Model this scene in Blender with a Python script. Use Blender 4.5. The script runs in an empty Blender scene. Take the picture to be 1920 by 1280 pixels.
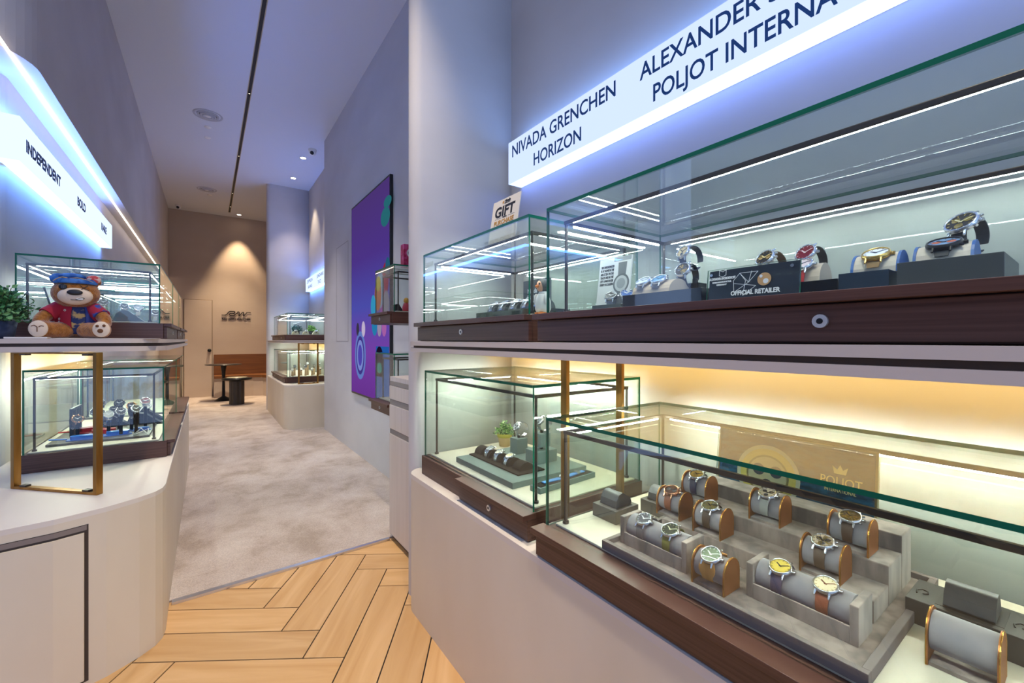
import bpy, math, random
from mathutils import Vector, Matrix
R = math.radians
S = bpy.context.scene
COL = S.collection

# ------------------------------------------------------------ camera, world, exposure
cd = bpy.data.cameras.new('camera'); cam = bpy.data.objects.new('camera', cd); COL.objects.link(cam)
cd.sensor_width = 36.0; cd.lens = 15.0; cd.clip_start = 0.05; cd.shift_y = -3.0/1920
YAW = math.atan(570/800)
cam.location = (0, 0, 1.25); cam.rotation_euler = (R(90), 0, -YAW)
S.camera = cam
w = bpy.data.worlds.new('world'); S.world = w; w.use_nodes = True
bg = w.node_tree.nodes['Background']; bg.inputs[0].default_value = (0.40, 0.56, 1.0, 1); bg.inputs[1].default_value = 1.35
S.view_settings.view_transform = 'Standard'; S.view_settings.look = 'None'
S.view_settings.gamma = 1.0; S.view_settings.use_curve_mapping = False
S.view_settings.exposure = 0.27
cy = S.cycles
cy.max_bounces = 10; cy.diffuse_bounces = 4; cy.glossy_bounces = 6; cy.transmission_bounces = 4
cy.transparent_max_bounces = 40; cy.sample_clamp_indirect = 6.0; cy.sample_clamp_direct = 0.0
cy.caustics_reflective = False; cy.caustics_refractive = False

LED_CASE = 85.0; LED_LOWER = 160.0; LED_SIGN = (0.57, 0.69, 1.0); SIGN_ST = 1.02; WARM_ST = 24.0; TOP_ST = 6.5; SPOT = 0.85

# ------------------------------------------------------------ helpers
def lin(c):
    return tuple((x/12.92 if x <= .04045 else ((x+.055)/1.055)**2.4) for x in c)
def hx(s):
    return lin(tuple(int(s[i:i+2], 16)/255 for i in (0, 2, 4)))
MATS = {}
def mat(name, col, rough=.5, metal=0.0, noise=None, bump=None, em=None, spec=.5, sheen=0, coat=0, alpha=None):
    """noise=(scale xyz, colour2, detail, lo, hi)  bump=(scale xyz, strength)"""
    if name in MATS: return MATS[name]
    m = bpy.data.materials.new(name); m.use_nodes = True; MATS[name] = m
    nt = m.node_tree; b = nt.nodes['Principled BSDF']
    c = (*hx(col), 1) if isinstance(col, str) else (*col, 1)
    b.inputs['Base Color'].default_value = c; b.inputs['Roughness'].default_value = rough
    b.inputs['Metallic'].default_value = metal; b.inputs['Specular IOR Level'].default_value = spec
    if sheen: b.inputs['Sheen Weight'].default_value = sheen
    if coat: b.inputs['Coat Weight'].default_value = coat; b.inputs['Coat Roughness'].default_value = .08
    if alpha is not None: b.inputs['Alpha'].default_value = alpha
    if em:
        b.inputs['Emission Color'].default_value = (*em[0], 1); b.inputs['Emission Strength'].default_value = em[1]
    def tex(sc, det):
        tc = nt.nodes.new('ShaderNodeTexCoord'); mp = nt.nodes.new('ShaderNodeMapping'); mp.inputs['Scale'].default_value = sc
        n = nt.nodes.new('ShaderNodeTexNoise'); n.inputs['Detail'].default_value = det; n.inputs['Scale'].default_value = 1
        nt.links.new(tc.outputs['Object'], mp.inputs[0]); nt.links.new(mp.outputs[0], n.inputs['Vector']); return n
    if noise:
        n = tex(noise[0], noise[2]); r = nt.nodes.new('ShaderNodeValToRGB')
        r.color_ramp.elements[0].position = noise[3]; r.color_ramp.elements[1].position = noise[4]
        r.color_ramp.elements[0].color = c
        r.color_ramp.elements[1].color = (*hx(noise[1]), 1)
        nt.links.new(n.outputs['Fac'], r.inputs[0]); nt.links.new(r.outputs[0], b.inputs['Base Color'])
    if bump:
        n = tex(bump[0], 4); bp = nt.nodes.new('ShaderNodeBump'); bp.inputs['Strength'].default_value = bump[1]
        bp.inputs['Distance'].default_value = .004
        nt.links.new(n.outputs['Fac'], bp.inputs['Height']); nt.links.new(bp.outputs[0], b.inputs['Normal'])
    return m

def glass_mat(name, tint, refl=1.0):
    m = bpy.data.materials.new(name); m.use_nodes = True; nt = m.node_tree; nt.nodes.clear()
    out = nt.nodes.new('ShaderNodeOutputMaterial'); mx = nt.nodes.new('ShaderNodeMixShader')
    tr = nt.nodes.new('ShaderNodeBsdfTransparent'); tr.inputs[0].default_value = (*tint, 1)
    gl = nt.nodes.new('ShaderNodeBsdfGlossy'); gl.inputs['Roughness'].default_value = 0.0
    gl.inputs['Color'].default_value = (refl, refl, refl, 1)
    fr = nt.nodes.new('ShaderNodeFresnel'); geo = nt.nodes.new('ShaderNodeNewGeometry')
    mr = nt.nodes.new('ShaderNodeMapRange'); mr.inputs['To Min'].default_value = 1.5; mr.inputs['To Max'].default_value = 1/1.5
    nt.links.new(geo.outputs['Backfacing'], mr.inputs['Value']); nt.links.new(mr.outputs[0], fr.inputs['IOR'])
    nt.links.new(fr.outputs[0], mx.inputs[0]); nt.links.new(tr.outputs[0], mx.inputs[1]); nt.links.new(gl.outputs[0], mx.inputs[2])
    nt.links.new(mx.outputs[0], out.inputs[0]); MATS[name] = m; return m
def emit_mat(name, col, st):
    m = bpy.data.materials.new(name); m.use_nodes = True; nt = m.node_tree; nt.nodes.clear()
    out = nt.nodes.new('ShaderNodeOutputMaterial'); e = nt.nodes.new('ShaderNodeEmission')
    e.inputs[0].default_value = (*col, 1); e.inputs[1].default_value = st; nt.links.new(e.outputs[0], out.inputs[0])
    MATS[name] = m; return m

PLASTER = mat('plaster', 'cbc6c4', .85, noise=((1.3, 1.3, 2.2), 'c1bbb8', 5, .35, .7), bump=((22, 22, 30), .08))
PLASTER_W = mat('plaster_warm', 'c4b3a4', .9, noise=((1.1, 1.1, 2), 'bba898', 5, .35, .7), bump=((22, 22, 30), .08))
CEIL = mat('ceiling_paint', 'd9dce4', .95)
LAM = mat('counter_laminate', 'dacdb8', .6, noise=((2.5, 2.5, 1.2), 'd1c1aa', 4, .3, .7))
LAMTOP = mat('counter_top', 'dcd2c6', .5, noise=((3, 1.2, 3), 'd2c5b8', 4, .3, .7))
CABW = mat('cabinet_wood', 'cfc4bd', .55, noise=((60, 60, 1.5), 'c4b8b0', 4, .3, .7))
SLAB = mat('shelf_slab', 'cbbcb0', .5)
RECESS = mat('shelf_recess', '5a4638', .6)
WENGE = mat('wenge', '46291f', .42, noise=((2.2, 2.2, 130), '5e3f33', 6, .35, .65), spec=.5)
CREAM = mat('case_floor', 'd2cbb9', .55, noise=((6, 3, 6), 'c6bda9', 4, .4, .7))
ROD = mat('rod_bronze', '4d443e', .35, metal=.6)
BRASS = mat('brass', 'b58a50', .32, metal=1.0, noise=((30, 30, 4), '94682f', 3, .3, .7))
BRONZE = mat('bronze_panel', 'b9794a', .35, metal=.85)
GOLDE = mat('gold_edge', 'd9a24e', .25, metal=1)
CHROME = mat('chrome', 'd8dade', .16, metal=1)
LOCKM = mat('lock_metal', 'e4e2dc', .38, metal=.7)
STEEL = mat('steel', 'c9cbd0', .25, metal=1)
ROSE = mat('rose_gold', 'd29a78', .22, metal=1)
GOLD = mat('gold', 'd8b064', .22, metal=1)
BLACKM = mat('black_metal', '1c1c1f', .35, metal=.5)
BLACK = mat('black_plastic', '101114', .4)
GLOSSB = mat('black_gloss', '0c0f14', .12, coat=.5)
GREYV = mat('velvet_grey', '968780', .95, noise=((26, 26, 7), '6a615e', 5, .38, .62), sheen=.4, spec=.1)
GREYC = mat('cushion_grey', '878286', .9, noise=((18, 18, 18), '7b7a82', 3, .4, .6), sheen=.5, spec=.1)
TEAL = mat('teal_leather', '5c6e6c', .65)
DKFOAM = mat('dark_foam', '2b2725', .9, spec=.1)
LEATH = mat('black_leather', '3a3a3d', .42)
WHITE = mat('white_paint', 'ece9e4', .5)
PAPER = mat('paper_cream', 'e6dccb', .8)
GLASS = glass_mat('clear_glass', (.945, .975, .958))
CRYS = glass_mat('watch_crystal', (.98, .98, .98), .45)
EDGE = mat('glass_edge_green', '08664a', .3, spec=.3)
EDGED = EDGE
LED = emit_mat('led_cool', (.84, .96, .97), LED_CASE)
LEDL = emit_mat('led_cool_lower', (.88, .96, .84), LED_LOWER)
LEDW = emit_mat('led_warm', (1.0, .66, .17), WARM_ST)
LEDN = emit_mat('led_neutral', (1.0, .82, .66), 7.0)
SIGNE = emit_mat('sign_face', LED_SIGN, SIGN_ST)
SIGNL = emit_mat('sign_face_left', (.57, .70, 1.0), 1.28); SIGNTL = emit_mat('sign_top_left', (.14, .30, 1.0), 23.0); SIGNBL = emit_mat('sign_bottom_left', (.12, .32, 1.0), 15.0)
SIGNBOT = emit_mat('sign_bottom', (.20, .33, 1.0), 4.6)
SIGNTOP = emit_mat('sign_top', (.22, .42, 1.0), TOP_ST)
DOWN = emit_mat('downlight_glow', (1, .86, .68), 14)
INK = mat('sign_ink', '16508c', .4)
DARKINK = mat('dark_ink', '15151a', .5)

class MB:
    def __init__(s): s.v = []; s.f = []; s.m = []; s.s = []
    def add(s, vs, fs, mi=0, sm=False, M=None):
        o = len(s.v)
        for p in vs:
            p = Vector(p)
            s.v.append(M @ p if M is not None else p)
        for i, f in enumerate(fs):
            s.f.append([o+k for k in f]); s.m.append(mi[i] if isinstance(mi, (list, tuple)) else mi); s.s.append(sm)
        return s
    def box(s, x0, x1, y0, y1, z0, z1, mi=0, M=None):
        if x0 > x1: x0, x1 = x1, x0
        if y0 > y1: y0, y1 = y1, y0
        vs = [(x, y, z) for z in (z0, z1) for y in (y0, y1) for x in (x0, x1)]
        fs = [(0, 2, 3, 1), (4, 5, 7, 6), (0, 1, 5, 4), (2, 6, 7, 3), (0, 4, 6, 2), (1, 3, 7, 5)]  # bottom top y0 y1 x0 x1
        return s.add(vs, fs, mi, False, M)
    def prism(s, poly, z0, z1, mi=0, M=None, sm=False, capmi=None):
        n = len(poly); a = sum(poly[i][0]*poly[(i+1) % n][1]-poly[(i+1) % n][0]*poly[i][1] for i in range(n))
        if a < 0: poly = poly[::-1]
        vs = [(x, y, z0) for x, y in poly]+[(x, y, z1) for x, y in poly]
        s.add(vs, [tuple(reversed(range(n))), tuple(range(n, 2*n))], mi if capmi is None else capmi, False, M)
        s.add(vs, [(i, (i+1) % n, (i+1) % n+n, i+n) for i in range(n)], mi, sm, M); return s
    def lathe(s, prof, n=32, mi=0, M=None, sm=True):
        vs = []; k = len(prof)
        for i in range(n):
            a = 2*math.pi*i/n
            for r, z in prof: vs.append((r*math.cos(a), r*math.sin(a), z))
        fs = []
        for i in range(n):
            j = (i+1) % n
            for q in range(k-1): fs.append((i*k+q, j*k+q, j*k+q+1, i*k+q+1))
        return s.add(vs, fs, mi, sm, M)
    def cyl(s, p0, p1, r, n=12, mi=0, r1=None, sm=True):
        p0 = Vector(p0); p1 = Vector(p1); d = p1-p0; L = d.length
        M = Matrix.Translation(p0) @ d.to_track_quat('Z', 'Y').to_matrix().to_4x4()
        r1 = r if r1 is None else r1
        s.lathe([(r, 0), (r1, L)], n, mi, M, sm)
        c = [(r*math.cos(2*math.pi*i/n), r*math.sin(2*math.pi*i/n), 0) for i in range(n)]
        c1 = [(r1*math.cos(2*math.pi*i/n), r1*math.sin(2*math.pi*i/n), L) for i in range(n)]
        s.add(c, [tuple(reversed(range(n)))], mi, False, M); s.add(c1, [tuple(range(n))], mi, False, M); return s
    def tube(s, pts, r, n=8, mi=0):
        for a, b in zip(pts[:-1], pts[1:]): s.cyl(a, b, r, n, mi)
        return s
    def ball(s, c, r, mi=0, M=None, n=20, k=12):
        if not isinstance(r, (tuple, list)): r = (r, r, r)
        vs = []; fs = []
        for i in range(k+1):
            t = math.pi*i/k
            for j in range(n):
                a = 2*math.pi*j/n
                vs.append((c[0]+r[0]*math.sin(t)*math.cos(a), c[1]+r[1]*math.sin(t)*math.sin(a), c[2]-r[2]*math.cos(t)))
        for i in range(k):
            for j in range(n): fs.append((i*n+j, i*n+(j+1) % n, (i+1)*n+(j+1) % n, (i+1)*n+j))
        return s.add(vs, fs, mi, True, M)
    def disc(s, c, r, n=32, mi=0, M=None, ry=None, th=.0):
        ry = ry or r
        ring = [(c[0]+r*math.cos(2*math.pi*i/n), c[1]+ry*math.sin(2*math.pi*i/n)) for i in range(n)]
        if th: return s.prism(ring, c[2], c[2]+th, mi, M)
        return s.add([(x, y, c[2]) for x, y in ring], [tuple(range(n))], mi, False, M)
    def build(s, name, mats, parent=None, bevel=0, loc=None):
        me = bpy.data.meshes.new(name); me.from_pydata([tuple(p) for p in s.v], [], s.f)
        if not isinstance(mats, (list, tuple)): mats = [mats]
        for m in mats: me.materials.append(m)
        me.polygons.foreach_set('material_index', s.m); me.polygons.foreach_set('use_smooth', s.s); me.update()
        o = bpy.data.objects.new(name, me); COL.objects.link(o)
        if parent: o.parent = parent
        if loc: o.location = loc
        if bevel:
            b = o.modifiers.new('bevel', 'BEVEL'); b.width = bevel; b.segments = 2; b.limit_method = 'ANGLE'
        return o
def B(name, dims, m, parent=None, bevel=0, loc=None): return MB().box(*dims).build(name, m, parent, bevel, loc)
def tag(o, label=None, cat=None, group=None, kind=None):
    if label: o['label'] = label
    if cat: o['category'] = cat
    if group: o['group'] = group
    if kind: o['kind'] = kind
    return o
def thing(name, label, cat, loc=(0, 0, 0), group=None, M=None):
    o = bpy.data.objects.new(name, None); COL.objects.link(o); o.empty_display_size = .05
    if M is not None: o.matrix_world = M
    else: o.location = loc
    return tag(o, label, cat, group)
def struct(name, mb, m, bevel=0): return tag(mb.build(name, m, None, bevel), kind='structure')
def T(x, y, z): return Matrix.Translation((x, y, z))
def frame(origin, X, Y):
    X = Vector(X).normalized(); Y = Vector(Y).normalized(); Z = X.cross(Y)
    M = Matrix.Identity(4)
    for i in range(3): M[i][0] = X[i]; M[i][1] = Y[i]; M[i][2] = Z[i]; M[i][3] = origin[i]
    return M
def text(txt, parent, mtx, size, m, width=None, bold=0.0, name='lettering', ext=.0004, shear=0, align='LEFT'):
    c = bpy.data.curves.new(name, 'FONT'); c.body = txt; c.size = size; c.extrude = ext; c.offset = bold; c.shear = shear
    c.align_x = align; c.materials.append(m); c.resolution_u = 4
    tmp = bpy.data.objects.new(name, c); COL.objects.link(tmp); bpy.context.view_layer.update()
    me = bpy.data.meshes.new_from_object(tmp.evaluated_get(bpy.context.evaluated_depsgraph_get()))
    me.name = name; bpy.data.objects.remove(tmp, do_unlink=True)
    if not me.materials: me.materials.append(m)
    o = bpy.data.objects.new(name, me); COL.objects.link(o)
    if width:
        xs = [v.co.x for v in me.vertices]; wd = max(xs)-min(xs)
        sc = width/max(wd, 1e-6)
    else: sc = 1
    o.parent = parent
    base = parent.matrix_world.inverted() if parent else Matrix.Identity(4)
    o.matrix_basis = base @ mtx @ Matrix.Diagonal((sc, 1, 1, 1))
    return o
def local(parent):  # world -> parent-space matrix for vertices
    bpy.context.view_layer.update(); return parent.matrix_world.inverted()
CAP = .69  # cap height of the built-in font per unit of size
def arc(cx, cy_, r, a0, a1, n=10, ry=None):
    ry = ry or r
    return [(cx+r*math.cos(R(a0+(a1-a0)*i/n)), cy_+ry*math.sin(R(a0+(a1-a0)*i/n))) for i in range(n+1)]

ZC = 4.02
# ------------------------------------------------------------ shell
g = MB(); g.box(-3.5, 2.2, -2.6, 2.63, -.06, -.004); struct('floor', g, mat('grout', '2a211b', .8))
# herringbone planks (pattern of the floor)
def wood_planks():
    W = .1625; L = 4*W; p0, q0 = -.761, 1.704; gp = .0028
    m = Vector((.835, -.5505)); n = Vector((.5505, .835)); vs = []; fs = []; uv = []; tone = []
    random.seed(4)
    for i in range(-24, 25):
        for j in range(-5, 6):
            for typ in (0, 1):
                P = p0+i*W+j*L; Q = q0-i*W+j*L
                if typ == 0: a = (P, P+W, Q, Q+L)
                else: a = (P, P+L, Q+L, Q+L+W)
                c = m*((a[0]+a[1])/2)+n*((a[2]+a[3])/2)
                if not (-2.4 < c.x < 1.6 and -2.0 < c.y < 2.9): continue
                a = (a[0]+gp, a[1]-gp, a[2]+gp, a[3]-gp)
                o = len(vs)
                t = random.random(); ru, rv = random.uniform(0, 40), random.uniform(0, 40)
                for z in (-.004, 0):
                    for (pp, qq) in ((a[0], a[2]), (a[1], a[2]), (a[1], a[3]), (a[0], a[3])):
                        v = m*pp+n*qq; vs.append((v.x, v.y, z))
                        l = (qq, pp) if typ == 0 else (pp, qq)
                        uv.append((l[0]+ru, l[1]+rv))
                F = [(4, 5, 6, 7), (0, 1, 5, 4), (1, 2, 6, 5), (2, 3, 7, 6), (3, 0, 4, 7)]
                for f in F: fs.append([o+k for k in f]); tone.append(t)
    me = bpy.data.meshes.new('floor_planks'); me.from_pydata(vs, [], fs)
    ul = me.uv_layers.new(name='UVMap'); at = me.attributes.new('tone', 'FLOAT', 'FACE')
    for i, p in enumerate(me.polygons):
        at.data[i].value = tone[i]
        for li in p.loop_indices: ul.data[li].uv = uv[me.loops[li].vertex_index]
    mt = bpy.data.materials.new('oak_plank'); mt.use_nodes = True; nt = mt.node_tree; b = nt.nodes['Principled BSDF']
    uvn = nt.nodes.new('ShaderNodeUVMap'); mp = nt.nodes.new('ShaderNodeMapping'); mp.inputs['Scale'].default_value = (1.6, 16, 1)
    n1 = nt.nodes.new('ShaderNodeTexNoise'); n1.inputs['Scale'].default_value = 1.0; n1.inputs['Detail'].default_value = 6; n1.inputs['Distortion'].default_value = .9
    r = nt.nodes.new('ShaderNodeValToRGB'); r.color_ramp.elements[0].position = .3; r.color_ramp.elements[1].position = .7
    r.color_ramp.elements[0].color = (*hx('c4955c'), 1); r.color_ramp.elements[1].color = (*hx('d8ad78'), 1)
    at2 = nt.nodes.new('ShaderNodeAttribute'); at2.attribute_name = 'tone'
    mr = nt.nodes.new('ShaderNodeMapRange'); mr.inputs['To Min'].default_value = .90; mr.inputs['To Max'].default_value = 1.08
    mx = nt.nodes.new('ShaderNodeMix'); mx.data_type = 'RGBA'; mx.blend_type = 'MULTIPLY'; mx.inputs[0].default_value = 1
    cmb = nt.nodes.new('ShaderNodeCombineColor')
    nt.links.new(uvn.outputs[0], mp.inputs[0]); nt.links.new(mp.outputs[0], n1.inputs['Vector']); nt.links.new(n1.outputs[0], r.inputs[0])
    nt.links.new(at2.outputs['Fac'], mr.inputs['Value'])
    for k in range(3): nt.links.new(mr.outputs[0], cmb.inputs[k])
    nt.links.new(r.outputs[0], mx.inputs[6]); nt.links.new(cmb.outputs[0], mx.inputs[7]); nt.links.new(mx.outputs[2], b.inputs['Base Color'])
    b.inputs['Roughness'].default_value = .5
    me.materials.append(mt)
    o = bpy.data.objects.new('floor_planks', me); COL.objects.link(o); tag(o, kind='structure')
wood_planks()
# carpet
def carpet():
    m = bpy.data.materials.new('carpet_pile'); m.use_nodes = True; nt = m.node_tree; b = nt.nodes['Principled BSDF']
    tc = nt.nodes.new('ShaderNodeTexCoord')
    def nz(sc, scale, det, dist=0):
        mp = nt.nodes.new('ShaderNodeMapping'); mp.inputs['Scale'].default_value = sc; n = nt.nodes.new('ShaderNodeTexNoise')
        n.inputs['Scale'].default_value = scale; n.inputs['Detail'].default_value = det; n.inputs['Distortion'].default_value = dist
        n.inputs['Roughness'].default_value = .65
        nt.links.new(tc.outputs['Object'], mp.inputs[0]); nt.links.new(mp.outputs[0], n.inputs['Vector']); return n
    a = nz((1.25, 1.0, 1), 2.6, 9, .25); f = nz((1, 1, 1), 170, 2)
    r = nt.nodes.new('ShaderNodeValToRGB'); e = r.color_ramp.elements
    e[0].position = .36; e[0].color = (*hx('ab9887'), 1); e[1].position = .49; e[1].color = (*hx('c2b0a2'), 1)
    e2 = e.new(.64); e2.color = (*hx('cfc0b4'), 1)
    mx = nt.nodes.new('ShaderNodeMix'); mx.data_type = 'RGBA'; mx.blend_type = 'MULTIPLY'; mx.inputs[0].default_value = .55
    r2 = nt.nodes.new('ShaderNodeValToRGB'); r2.color_ramp.elements[0].position = .3; r2.color_ramp.elements[1].position = .62
    r2.color_ramp.elements[0].color = (.45, .42, .4, 1)
    nt.links.new(a.outputs[0], r.inputs[0]); nt.links.new(f.outputs[0], r2.inputs[0])
    nt.links.new(r.outputs[0], mx.inputs[6]); nt.links.new(r2.outputs[0], mx.inputs[7]); nt.links.new(mx.outputs[2], b.inputs['Base Color'])
    bp = nt.nodes.new('ShaderNodeBump'); bp.inputs['Strength'].default_value = .5; bp.inputs['Distance'].default_value = .006
    nt.links.new(f.outputs[0], bp.inputs['Height']); nt.links.new(bp.outputs[0], b.inputs['Normal'])
    b.inputs['Roughness'].default_value = 1; b.inputs['Specular IOR Level'].default_value = .05; b.inputs['Sheen Weight'].default_value = .3
    g = MB(); g.prism([(-.16, 2.60), (.93, 2.635), (1.34, 2.64), (1.60, 6.3), (1.60, 11.5), (-.83, 11.5), (-.83, 5.3), (-.16, 5.3)], -.003, .009)
    tag(g.build('floor_carpet', m), kind='structure')
carpet()
g = MB(); g.prism([(-.14, 2.566), (.925, 2.612), (.925, 2.634), (-.14, 2.599)], .0, .012)
tag(g.build('carpet_edging', mat('strip_metal', 'd8d8da', .3, metal=.9), bevel=.002), 'silver metal edging strip between herringbone floor and carpet', 'floor strip')

struct('ceiling', MB().box(-2.4, 2.2, -1.2, 11.6, ZC, ZC+.1), CEIL)
# left wall: lower niche back and thick upper wall with rounded near end
lo = [(-.83, 11.5), (-.83, 3.26)]+arc(-.91, 3.26, .08, 0, -90, 6)+[(-2.4, 3.18), (-2.4, 11.5)]
g = MB(); g.prism(lo, 0, 2.58, sm=False); struct('wall_left_lower', g, PLASTER)
up = [(-.68, 11.5), (-.68, 3.10)]+arc(-.93, 3.10, .25, 0, -90, 10)+[(-2.4, 2.85), (-2.4, 11.5)]
g = MB(); g.prism(up, 2.58, ZC); struct('wall_left', g, PLASTER)
struct('wall_blocker', MB().box(-3.5, -3.4, -2.6, 3.1, 0, ZC), mat('blocker_grey', '9a9692', .8))  # added out-of-view wall, blocks sky light and its reflection in the right-hand glass
struct('wall_end', MB().box(-.9, 2.2, 11.5, 11.62, 0, ZC), PLASTER_W)
# right wall between the niches, with the screen
g = MB(); g.box(1.322, 1.53, 2.05, 6.37, 0, ZC); struct('wall_right', g, mat('plaster_cool', 'c9c6c6', .85, noise=((1.2, 1.2, 2), 'bfbbbb', 5, .35, .7), bump=((22, 22, 30), .08)))
struct('wall_right_far', MB().box(1.53, 1.65, 6.0, 11.5, 0, ZC), PLASTER)
struct('wall_right_near', MB().box(1.385, 1.53, -.9, 2.05, 0, ZC), PLASTER)
# fins closing the niches
fin = [(1.53, 1.95), (1.53, 2.05)]+arc(.855, 2.00, .05, 90, 270, 12)
g = MB(); g.prism(fin, 0, ZC, sm=True); struct('wall_fin_near', g, PLASTER)
fin = [(1.53, 8.66), (1.53, 8.78)]+arc(.905, 8.72, .06, 90, 270, 12)
g = MB(); g.prism(fin, 0, ZC, sm=True); struct('wall_fin_far', g, PLASTER)
# hatch outline in the right wall
g = MB()
for a in ((5.118, 5.124, 1.23, 2.40), (5.67, 5.676, 1.23, 2.40)): g.box(1.3205, 1.3225, a[0], a[1], a[2], a[3])
for z in (1.23, 2.396): g.box(1.3205, 1.3225, 5.118, 5.676, z, z+.005)
struct('trim_1', g, mat('groove', '8c8784', .9))

# end door
d = MB().box(-.415, .07, 11.47, 11.5, .01, 2.115).build('door_1', PLASTER_W, None, .003); tag(d, kind='structure')
g = MB(); g.box(-.425, -.415, 11.485, 11.5, 0, 2.125); g.box(.07, .08, 11.485, 11.5, 0, 2.125); g.box(-.425, .08, 11.485, 11.5, 2.115, 2.125)
g.build('door_frame', mat('door_gap', '6d5b49', .9), d)
g = MB(); g.cyl((.025, 11.47, 1.02), (.025, 11.455, 1.02), .036, 20); g.cyl((.025, 11.455, 1.02), (.025, 11.42, 1.02), .016, 12); g.ball((.025, 11.41, 1.02), (.032, .02, .032))
g.build('door_handle', BLACKM, d)

# ------------------------------------------------------------ counters
def outline_left():
    near = [(-.827, 2.073), (-.75, 2.078), (-.55, 2.095), (-.433, 2.114), (-.307, 2.164), (-.22, 2.222), (-.175, 2.268), (-.155, 2.31), (-.148, 2.37), (-.15, 2.6)]
    return near+[(-.155, 5.3)]+arc(-.305, 5.3, .15, 0, 90, 6)+[(-.827, 5.45)]
lc = thing('display_counter', 'curved beige counter base on the left with one flush door', 'counter', (-.5, 3, 0))
Ml = T(.5, -3, 0)
g = MB(); g.prism(outline_left(), 0, .612, sm=False, M=Ml); g.build('body', LAM, lc)
g = MB(); g.prism(outline_left(), .612, .63, M=Ml); g.build('worktop', LAMTOP, lc)
# flush door on the near face, dark reveal above and beside it
def near_y(x):
    P = [(-2.2, 2.02), (-1.2, 2.05), (-.75, 2.078), (-.55, 2.095), (-.433, 2.114), (-.307, 2.164)]
    for a, b in zip(P[:-1], P[1:]):
        if a[0] <= x <= b[0]: return a[1]+(b[1]-a[1])*(x-a[0])/(b[0]-a[0])
    return 2.164
def near_panel(x0, x1, z0, z1, off, m, nm, par):
    xs = sorted([x0+(x1-x0)*i/8 for i in range(9)]+[q for q in (-1.2, -.75, -.55, -.433) if x0 < q < x1])
    poly = [(x, near_y(x)-off) for x in xs]+[(x, near_y(x)+.004) for x in reversed(xs)]
    g = MB(); g.prism(poly, z0, z1, M=Ml); return g.build(nm, m, par)
near_panel(-.825, -.352, .02, .585, .0015, mat('reveal_dark', '3b2f28', .8), 'reveal', lc)
near_panel(-.825, -.362, .03, .558, .010, LAM, 'door', lc)
near_panel(-.825, -.356, .566, .583, .003, mat('reveal_grey', '7d7069', .6), 'finger_pull', lc)

rc = thing('display_counter', 'beige counter base on the right under the lower glass cases', 'counter', (1.0, 1, 0))
Mr = T(-1, -1, 0)
rout = [(.765, -.9), (.765, 1.86)]+arc(.855, 1.86, .09, 180, 90, 8)+[(1.381, 1.947), (1.381, -.9)]
g = MB(); g.prism(rout, 0, .61, M=Mr); g.build('body', LAM, rc, .002)
g = MB(); g.prism([(x, y) for x, y in rout], .61, .63, M=Mr); g.build('worktop', LAMTOP, rc, .002)
# far counter in the second niche
fc = thing('display_counter', 'beige counter base in the far niche with a rounded corner', 'counter', (1.1, 7.6, 0))
Mf = T(-1.1, -7.6, 0)
fo = [(.856, 8.655), (.856, 6.75)]+arc(1.006, 6.72, .15, 180, 270, 8)+[(1.526, 6.50), (1.526, 8.655)]
g = MB(); g.prism(fo, 0, .60, M=Mf); g.build('body', LAM, fc)
g = MB(); g.prism(fo, .60, .62, M=Mf); g.build('worktop', LAMTOP, fc)

# ------------------------------------------------------------ upper double shelves
def shelf(label, out, inn, zs, warm, M0, name='display_shelf'):
    t = thing(name, label, 'shelf', M0); M = T(-M0[0], -M0[1], -M0[2])
    g = MB(); g.prism(out, zs[0], zs[1], M=M); g.build('lower_slab', SLAB, t, .0015)
    g = MB(); g.prism(inn, zs[1], zs[2], M=M); g.build('recess_band', RECESS, t)
    g = MB(); g.prism(out, zs[2], zs[3], M=M); g.build('upper_slab', SLAB, t, .0015)
    for a, s_ in warm:
        g = MB(); g.box(*a, M=M); g.build('warm_light_strip', LEDW, t)
        xb_ = a[0]-s_*.004 if s_ > 0 else a[1]+.004
        g = MB(); g.box(xb_-.004, xb_+.004, a[2], a[3], a[4]-.008, a[5], M=M); g.build('light_baffle', SLAB, t)
    return t
so = [(.75, -.9), (.75, 1.82)]+arc(.86, 1.82, .11, 180, 110, 8, .13)+[(1.385, 1.95), (1.385, -.9)]
si = [(.765, -.9), (.765, 1.82)]+arc(.86, 1.82, .095, 180, 110, 8, .115)+[(1.385, 1.945), (1.385, -.9)]
shelf('pale double shelf with dark recess band carrying the upper right cases', so, si, (1.197, 1.214, 1.225, 1.243), [((1.245, 1.251, -.85, 1.90, 1.185, 1.197), 1)], (1.07, .5, 1.197))
lo_ = [(-.83, 2.52), (-.33, 2.52)]+arc(-.33, 2.70, .17, -90, 0, 10, .18)+[(-.16, 5.15)]+arc(-.31, 5.15, .15, 0, 90, 6)+[(-.83, 5.3)]
lo_ = [(-.827, 2.515)]+lo_[1:-1]+[(-.827, 5.3)]
def inset(poly, d): return [((x-(-.6))*(1-d)+(-.6), (y-3.6)*(1-d*.6)+3.6) for x, y in poly]
li_ = [(-.825, 2.54), (-.33, 2.545)]+arc(-.33, 2.70, .15, -90, 0, 10, .155)+[(-.18, 5.15)]+arc(-.31, 5.15, .13, 0, 90, 6)+[(-.825, 5.28)]
shelf('pale double shelf with dark recess band where the teddy bear sits', lo_, li_, (1.200, 1.222, 1.236, 1.254), [((-.706, -.700, 3.28, 5.2, 1.188, 1.2), -1)], (-.5, 3.8, 1.2))
fo2 = [(.85, 8.655), (.85, 6.75)]+arc(1.006, 6.70, .155, 180, 270, 8)+[(1.526, 6.50), (1.526, 8.655)]
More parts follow.
